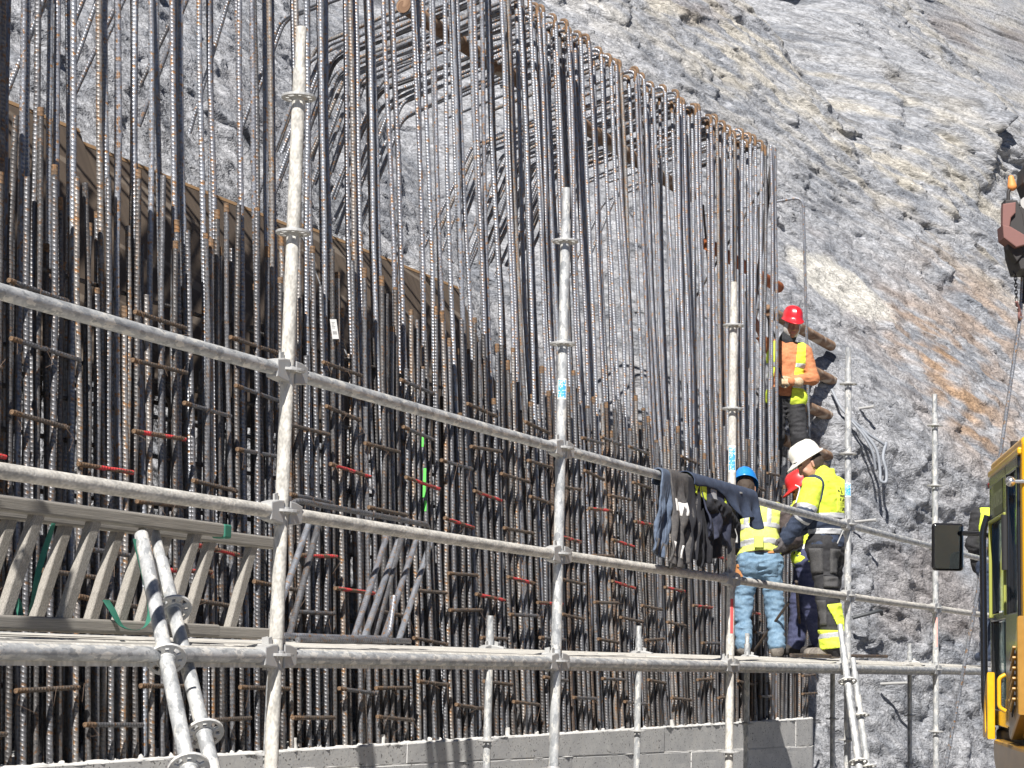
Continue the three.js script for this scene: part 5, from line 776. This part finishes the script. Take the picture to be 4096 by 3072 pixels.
// ---------------------------------------------------------------- excavator
{
  const ex = thing('excavator', 'yellow and black excavator cab with a big side mirror beside the scaffold', 'excavator', V(2.52, 1.75, 1.705), -72.5 * DEG);
  const paint = (c, s) => new THREE.MeshPhysicalMaterial({ map: tex(256, 256, (u, v) => { const n = pnoise(u * 5, v * 5, 5, 5, s) * 0.6 + pnoise(u * 30, v * 30, 30, 30, s + 1) * 0.4; const sc = sstep(0.35, 0.5, pnoise(u * 14, v * 50, 14, 50, s + 2)); return mix3(mix3(c[0], c[1], clamp(0.5 + n, 0, 1)), c[2], sc * 0.3); }), roughness: 0.35, clearcoat: 0.6, clearcoatRoughness: 0.15 });
  const yellow = paint([[222, 164, 22], [236, 180, 34], [190, 150, 60]], 3), ochre = paint([[150, 112, 46], [166, 126, 56], [140, 116, 76]], 9);
  const black = new THREE.MeshPhysicalMaterial({ color: new THREE.Color(0.012, 0.012, 0.013), roughness: 0.22, clearcoat: 0.7, clearcoatRoughness: 0.1 }), rubber = new THREE.MeshStandardMaterial({ color: new THREE.Color(0.018, 0.018, 0.02), roughness: 0.75 });
  const glass = new THREE.MeshPhysicalMaterial({ color: 0xd8e4e2, transmission: 1, thickness: 0, roughness: 0.02, ior: 1.5 }), chrome = new THREE.MeshStandardMaterial({ color: 0xd8d8d8, metalness: 0.9, roughness: 0.25 });
  const add = (n, g, m, p = ex) => part(n, g, m, p);
  // local axes: x to the machine's right, z to its rear; the cab's near side lies on x = 0, its rear on z = 0
  add('rear_panel', merge([rbox(1.0, 1.62, 0.05, 0.02, 0.5, 0.79, 0.0), rbox(0.1, 1.66, 0.13, 0.035, 0.04, 0.79, -0.04)]), yellow);
  const roof = add('roof', merge([rbox(1.02, 0.075, 1.5, 0.03, 0.5, 1.6, -0.75), rbox(0.05, 0.04, 1.46, 0.012, -0.004, 1.555, -0.75)]), yellow);
  add('roof_hatch', rbox(0.5, 0.04, 0.5, 0.015, 0.5, 1.65, -0.7), rubber, roof);
  add('beacon', new THREE.CylinderGeometry(0.03, 0.035, 0.12, 14).translate(0.12, 1.69, -1.3), rubber, roof);
  const sideFrame = add('side_frame', merge([rbox(0.05, 1.5, 0.07, 0.015, 0.005, 0.79, -1.455), rbox(0.05, 1.5, 0.09, 0.015, 0.0, 0.79, -0.62), rbox(0.05, 1.5, 0.05, 0.012, 0.0, 0.79, -0.12), rbox(0.05, 0.07, 1.4, 0.012, 0.0, 1.5, -0.76), rbox(0.05, 0.26, 0.72, 0.012, 0.004, 1.37, -1.05), rbox(0.05, 0.05, 0.8, 0.012, 0.004, 0.66, -1.05), rbox(0.05, 0.16, 0.62, 0.012, 0.0, 0.1, -0.4), rbox(0.05, 0.1, 0.85, 0.012, 0.004, 0.06, -1.05), rbox(0.05, 0.5, 0.5, 0.012, 0.0, 0.42, -0.36), rbox(0.9, 0.06, 0.05, 0.012, 0.5, 0.03, -1.46), rbox(0.9, 0.06, 0.05, 0.012, 0.5, 1.5, -1.46), rbox(0.05, 1.5, 0.07, 0.015, 0.98, 0.79, -1.455), rbox(0.05, 1.5, 0.07, 0.015, 0.98, 0.79, -0.05)]), black);
  for (const [z0, z1, y0, y1] of [[-1.42, -0.67, 0.7, 1.24], [-1.42, -0.67, 0.12, 0.63], [-0.57, -0.15, 0.68, 1.46]]) add('window_pane', box(0.004, y1 - y0, z1 - z0, 0.012, (y0 + y1) / 2, (z0 + z1) / 2), glass);
  add('window_pane', box(0.9, 1.42, 0.004, 0.5, 0.78, -1.46), glass);
  add('door_trim', merge([rbox(0.02, 0.02, 0.8, 0.006, -0.024, 1.25, -1.05), rbox(0.02, 0.6, 0.02, 0.006, -0.024, 0.96, -1.42), rbox(0.02, 0.6, 0.02, 0.006, -0.024, 0.96, -0.67)]), new THREE.MeshStandardMaterial({ color: new THREE.Color(0.3, 0.32, 0.06), roughness: 0.5 }), sideFrame);
  add('seat', merge([rbox(0.42, 0.62, 0.14, 0.05, 0.52, 0.72, -0.42), rbox(0.42, 0.14, 0.46, 0.05, 0.52, 0.42, -0.7)]), rubber); add('headrest', rbox(0.26, 0.17, 0.1, 0.04, 0.5, 1.16, -0.42), new THREE.MeshStandardMaterial({ color: new THREE.Color(0.16, 0.155, 0.14), roughness: 0.8 }));
  add('far_panel', rbox(0.04, 0.66, 1.36, 0.01, 0.98, 0.33, -0.75), black); add('cab_floor', rbox(0.96, 0.05, 1.42, 0.01, 0.5, -0.01, -0.74), rubber);
  const lamp = add('work_lamp', new THREE.SphereGeometry(0.03, 14, 10).scale(1, 1, 1.2).translate(-0.07, 1.38, 0.0), chrome); add('lamp_stalk', bar([V(-0.07, 1.38, 0.0), V(0.02, 1.38, 0.03)], 0.012, 8), chrome, lamp);
  add('handrail', bar(fillet([V(-0.03, 1.3, -1.5), V(-0.06, 1.2, -1.5), V(-0.06, 0.1, -1.46), V(-0.02, -0.02, -1.4)], 0.08), 0.022, 12), black);
  add('door_hinge', bar([V(-0.03, 1.24, -0.6), V(-0.03, 0.92, -0.6)], 0.022, 12), rubber);
  // lettering on the quarter panel
  { const cv = document.createElement('canvas'); cv.width = 256; cv.height = 96; const c = cv.getContext('2d'); c.fillStyle = '#0f0f10'; c.fillRect(0, 0, 256, 96); c.fillStyle = '#8d9182'; c.font = 'bold 60px sans-serif'; c.fillText('KOMATSU', 4, 70, 248); const t = new THREE.CanvasTexture(cv); t.colorSpace = THREE.SRGBColorSpace;
    const l = add('lettering', new THREE.PlaneGeometry(0.46, 0.2), new THREE.MeshStandardMaterial({ map: t, roughness: 0.4 })); l.position.set(-0.0235, 1.37, -1.0); l.rotation.y = -Math.PI / 2; }
  // lower body: louvred engine cover, plate with an oval opening, dark block for the shaded gap, skirt
  const cover = add('engine_cover', (() => { const s = new THREE.Shape(); s.moveTo(0.06, 0.62); s.lineTo(0.3, 0.3); s.lineTo(0.46, 0.0); s.lineTo(0.42, -0.02); s.lineTo(0.06, 0.12); s.closePath(); return new THREE.ExtrudeGeometry(s, { depth: 0.06, bevelEnabled: true, bevelThickness: 0.012, bevelSize: 0.012, bevelSegments: 2 }).rotateY(Math.PI / 2).translate(-0.06, 0, 0.3); })(), ochre);
  for (let k = 0; k < 6; k++) { const l = add('louvre', rbox(0.02, 0.014, 0.15, 0.004), ochre, cover); l.position.set(-0.085, 0.16 + k * 0.055, 0.12 + k * 0.006); l.rotation.x = -0.5; add('dark_slot_strip', box(0.006, 0.02, 0.14), rubber, cover).position.set(-0.08, 0.135 + k * 0.055, 0.12 + k * 0.006); cover.children[cover.children.length - 1].rotation.x = -0.5; }  // dark strips laid on the cover stand for shade between the louvres
  add('cover_handle', bar(fillet([V(-0.09, 0.12, -0.14), V(-0.125, 0.14, -0.14), V(-0.125, 0.3, -0.14), V(-0.09, 0.32, -0.14)], 0.03), 0.012, 8), yellow);
  { const s = new THREE.Shape(); s.moveTo(-0.12, 0.32); s.quadraticCurveTo(0.1, 0.2, 0.12, -0.06); s.lineTo(-0.12, -0.06); s.closePath(); const h = new THREE.Path(); h.absellipse(-0.02, 0.08, 0.05, 0.12, 0, Math.PI * 2); s.holes.push(h); add('step_plate', new THREE.ExtrudeGeometry(s, { depth: 0.03, bevelEnabled: true, bevelThickness: 0.008, bevelSize: 0.008, bevelSegments: 2 }).rotateY(Math.PI / 2).translate(-0.07, 0, -1.28), yellow); }
  add('dark_gap_block', rbox(1.0, 0.1, 1.7, 0.02, 0.5, -0.06, -0.55), rubber);  // solid dark filler painted as the shaded gap between cab and skirt
  { const s = new THREE.Shape(); s.moveTo(-0.9, 0); s.lineTo(0.9, 0); s.lineTo(0.9, -0.2); s.lineTo(-0.5, -0.2); s.quadraticCurveTo(-0.86, -0.18, -0.9, -0.06); s.closePath(); add('skirt', new THREE.ExtrudeGeometry(s, { depth: 1.05, bevelEnabled: true, bevelThickness: 0.02, bevelSize: 0.02, bevelSegments: 2 }).rotateY(Math.PI / 2).rotateY(Math.PI).translate(1.0, -0.08, 0.0), ochre); }
  add('counterweight', rbox(2.2, 0.95, 1.2, 0.12, 1.2, 0.4, 1.0), yellow); add('machine_house', rbox(1.15, 1.0, 2.4, 0.06, 1.65, 0.42, -0.3), yellow);
  add('slew_ring', new THREE.CylinderGeometry(0.5, 0.55, 0.25, 24).translate(1.1, -0.42, -0.2), rubber);
  for (const x of [0.35, 1.95]) add('crawler_track', rbox(0.5, 0.72, 3.0, 0.3, x, -1.36, -0.2), rubber);
  // mirror
  const arm = add('mirror_arm', bar(fillet([V(0.0, 1.17, -1.48), V(-0.06, 1.19, -1.58), V(-0.16, 1.2, -1.68)], 0.05), 0.016, 10), black);
  const mr = add('mirror', rbox(0.205, 0.305, 0.05, 0.03), black); mr.position.set(-0.255, 1.115, -1.75); mr.rotation.set(0.05, 0.15, 0);
  const face = new THREE.Shape(), fw = 0.088, fh = 0.138, q = 0.022; face.moveTo(-fw + q, -fh); face.lineTo(fw - q, -fh); face.quadraticCurveTo(fw, -fh, fw, -fh + q); face.lineTo(fw, fh - q); face.quadraticCurveTo(fw, fh, fw - q, fh); face.lineTo(-fw + q, fh); face.quadraticCurveTo(-fw, fh, -fw, fh - q); face.lineTo(-fw, -fh + q); face.quadraticCurveTo(-fw, -fh, -fw + q, -fh);
  add('mirror_glass', new THREE.ShapeGeometry(face, 6).translate(0, 0, 0.0275), new THREE.MeshStandardMaterial({ color: 0xaab4bb, metalness: 1, roughness: 0.03 }), mr);
  // boom and dipper reach up past the edge of the view to the coupler
  const inv = (p) => ex.worldToLocal(p.clone()); ex.updateMatrixWorld(true);
  const limb = (a, b, w, h) => { const g = rbox(w, h, a.distanceTo(b), 0.05), m = add('boom_section', g, yellow); m.position.copy(a.clone().lerp(b, 0.5)); m.lookAt(ex.localToWorld(b.clone())); };
  limb(inv(V(3.7, 2.0, 2.7)), inv(V(4.9, 6.6, 2.75)), 0.3, 0.42); limb(inv(V(4.8, 6.7, 2.7)), inv(V(6.6, 5.95, 1.5)), 0.24, 0.32);
}
// coupler, hook, chain and hanging bar
{
  const red = new THREE.MeshStandardMaterial({ color: new THREE.Color(0.2, 0.1, 0.09), roughness: 0.8 }), dark = new THREE.MeshStandardMaterial({ color: new THREE.Color(0.045, 0.042, 0.042), roughness: 0.6, metalness: 0.3 }), org = new THREE.MeshStandardMaterial({ color: new THREE.Color(0.72, 0.28, 0.08), roughness: 0.6 });
  const P = (px, py) => V(6.3 + (px - 4040) * 0.0008, 5.7 - (py - 750) * 0.001893, 0.95 + (px - 4040) * 0.00172);
  const c = thing('quick_coupler', 'black and faded red excavator coupler with an orange-tipped hook above the hanging chain', 'coupler');
  const plate = (l, th, m, n) => { const s = new THREE.Shape(); l.forEach(([x, y], i) => (i ? s.lineTo(x * 0.00189, -y * 0.00189) : s.moveTo(x * 0.00189, -y * 0.00189))); s.closePath(); const g = new THREE.ExtrudeGeometry(s, { depth: th, bevelEnabled: true, bevelThickness: 0.008, bevelSize: 0.008, bevelSegments: 2 }), q = part(n, g, m, c); q.position.set(6.25, 5.7, 0.84); q.rotation.y = -65.21 * DEG; return q; };
  // outline points in units of about two millimetres from the hook's shoulder
  plate([[30, 60], [70, 60], [90, 110], [110, 250], [70, 300], [40, 250], [30, 160]], 0.12, dark, 'side_plate'); plate([[16, 80], [60, 72], [58, 110], [40, 130], [34, 170], [14, 165]], 0.05, red, 'hook_cheek').translateZ(0.1); plate([[10, 170], [36, 175], [88, 205], [92, 240], [60, 250], [14, 215]], 0.16, red, 'hook_plate').translateZ(0.02);
  plate([[60, 100], [120, 60], [180, 60], [180, 330], [90, 330], [70, 260]], 0.3, dark, 'coupler_body').translateZ(-0.2); plate([[110, -80], [180, -80], [180, 30], [120, 20], [105, -20]], 0.2, dark, 'hose_block').translateZ(-0.1);
  const pin = part('pin', new THREE.CylinderGeometry(0.05, 0.05, 0.22, 20).rotateX(Math.PI / 2), castSteel, c); pin.position.copy(P(4090, 815)); pin.rotation.y = -65.21 * DEG;
  const tip = part('hook_tip', meshCaps([cap(P(4042, 700), P(4046, 735), 0.022, 0.036)], 0.01, 0.008), org, c); part('latch', bar(fillet([P(4040, 742), P(4030, 760), P(4030, 850), P(4036, 870)], 0.03), 0.014, 8), dark, c);
  const ch = thing('chain', 'dark lifting chain hanging from the coupler to a red hook', 'chain'), A = V(6.36, 5.24, 0.96), B = V(6.43, 4.83, 0.965), n = 17;
  for (let k = 0; k < n; k++) { const l = part('link', new THREE.TorusGeometry(0.0135, 0.0042, 7, 14).scale(0.8, 1.35, 1), k < n - 2 ? dark : castSteel, ch); l.position.copy(A).lerp(B, k / (n - 1)); l.rotation.y = k % 2 ? 0.3 : 0.3 + Math.PI / 2; }
  const hk = thing('chain_hook', 'small red shortening hook gripping the hanging bar', 'hook'); part('shackle', bar(fillet([B.clone().add(V(-0.02, 0.03, 0)), B.clone().add(V(0.02, -0.02, 0.01)), B.clone().add(V(0.06, -0.09, 0.02))], 0.03), 0.013, 9), red, hk); part('hook_bow', new THREE.TorusGeometry(0.028, 0.01, 8, 16).translate(B.x + 0.04, B.y - 0.075, B.z + 0.012), red, hk);
  single('hanging_rebar', bar([V(6.62, 5.75, 1.02), V(6.48, 4.75, 0.98), V(6.6, 3.2, 0.72), V(6.72, 1.37, 0.35)].map((p) => p), 0.0145, 10), steelA, 'single ribbed bar hanging on a slant from the red chain hook', 'rebar');
  single('sling', bar([V(6.6, 5.6, 1.03), V(6.5, 4.86, 1.0)], 0.016, 10), rubber2(), 'black rubber sling sleeve on the hanging bar beside the chain', 'sling');
  function rubber2() { return new THREE.MeshStandardMaterial({ color: new THREE.Color(0.015, 0.015, 0.017), roughness: 0.7 }); }
}
renderer.render(scene, camera);
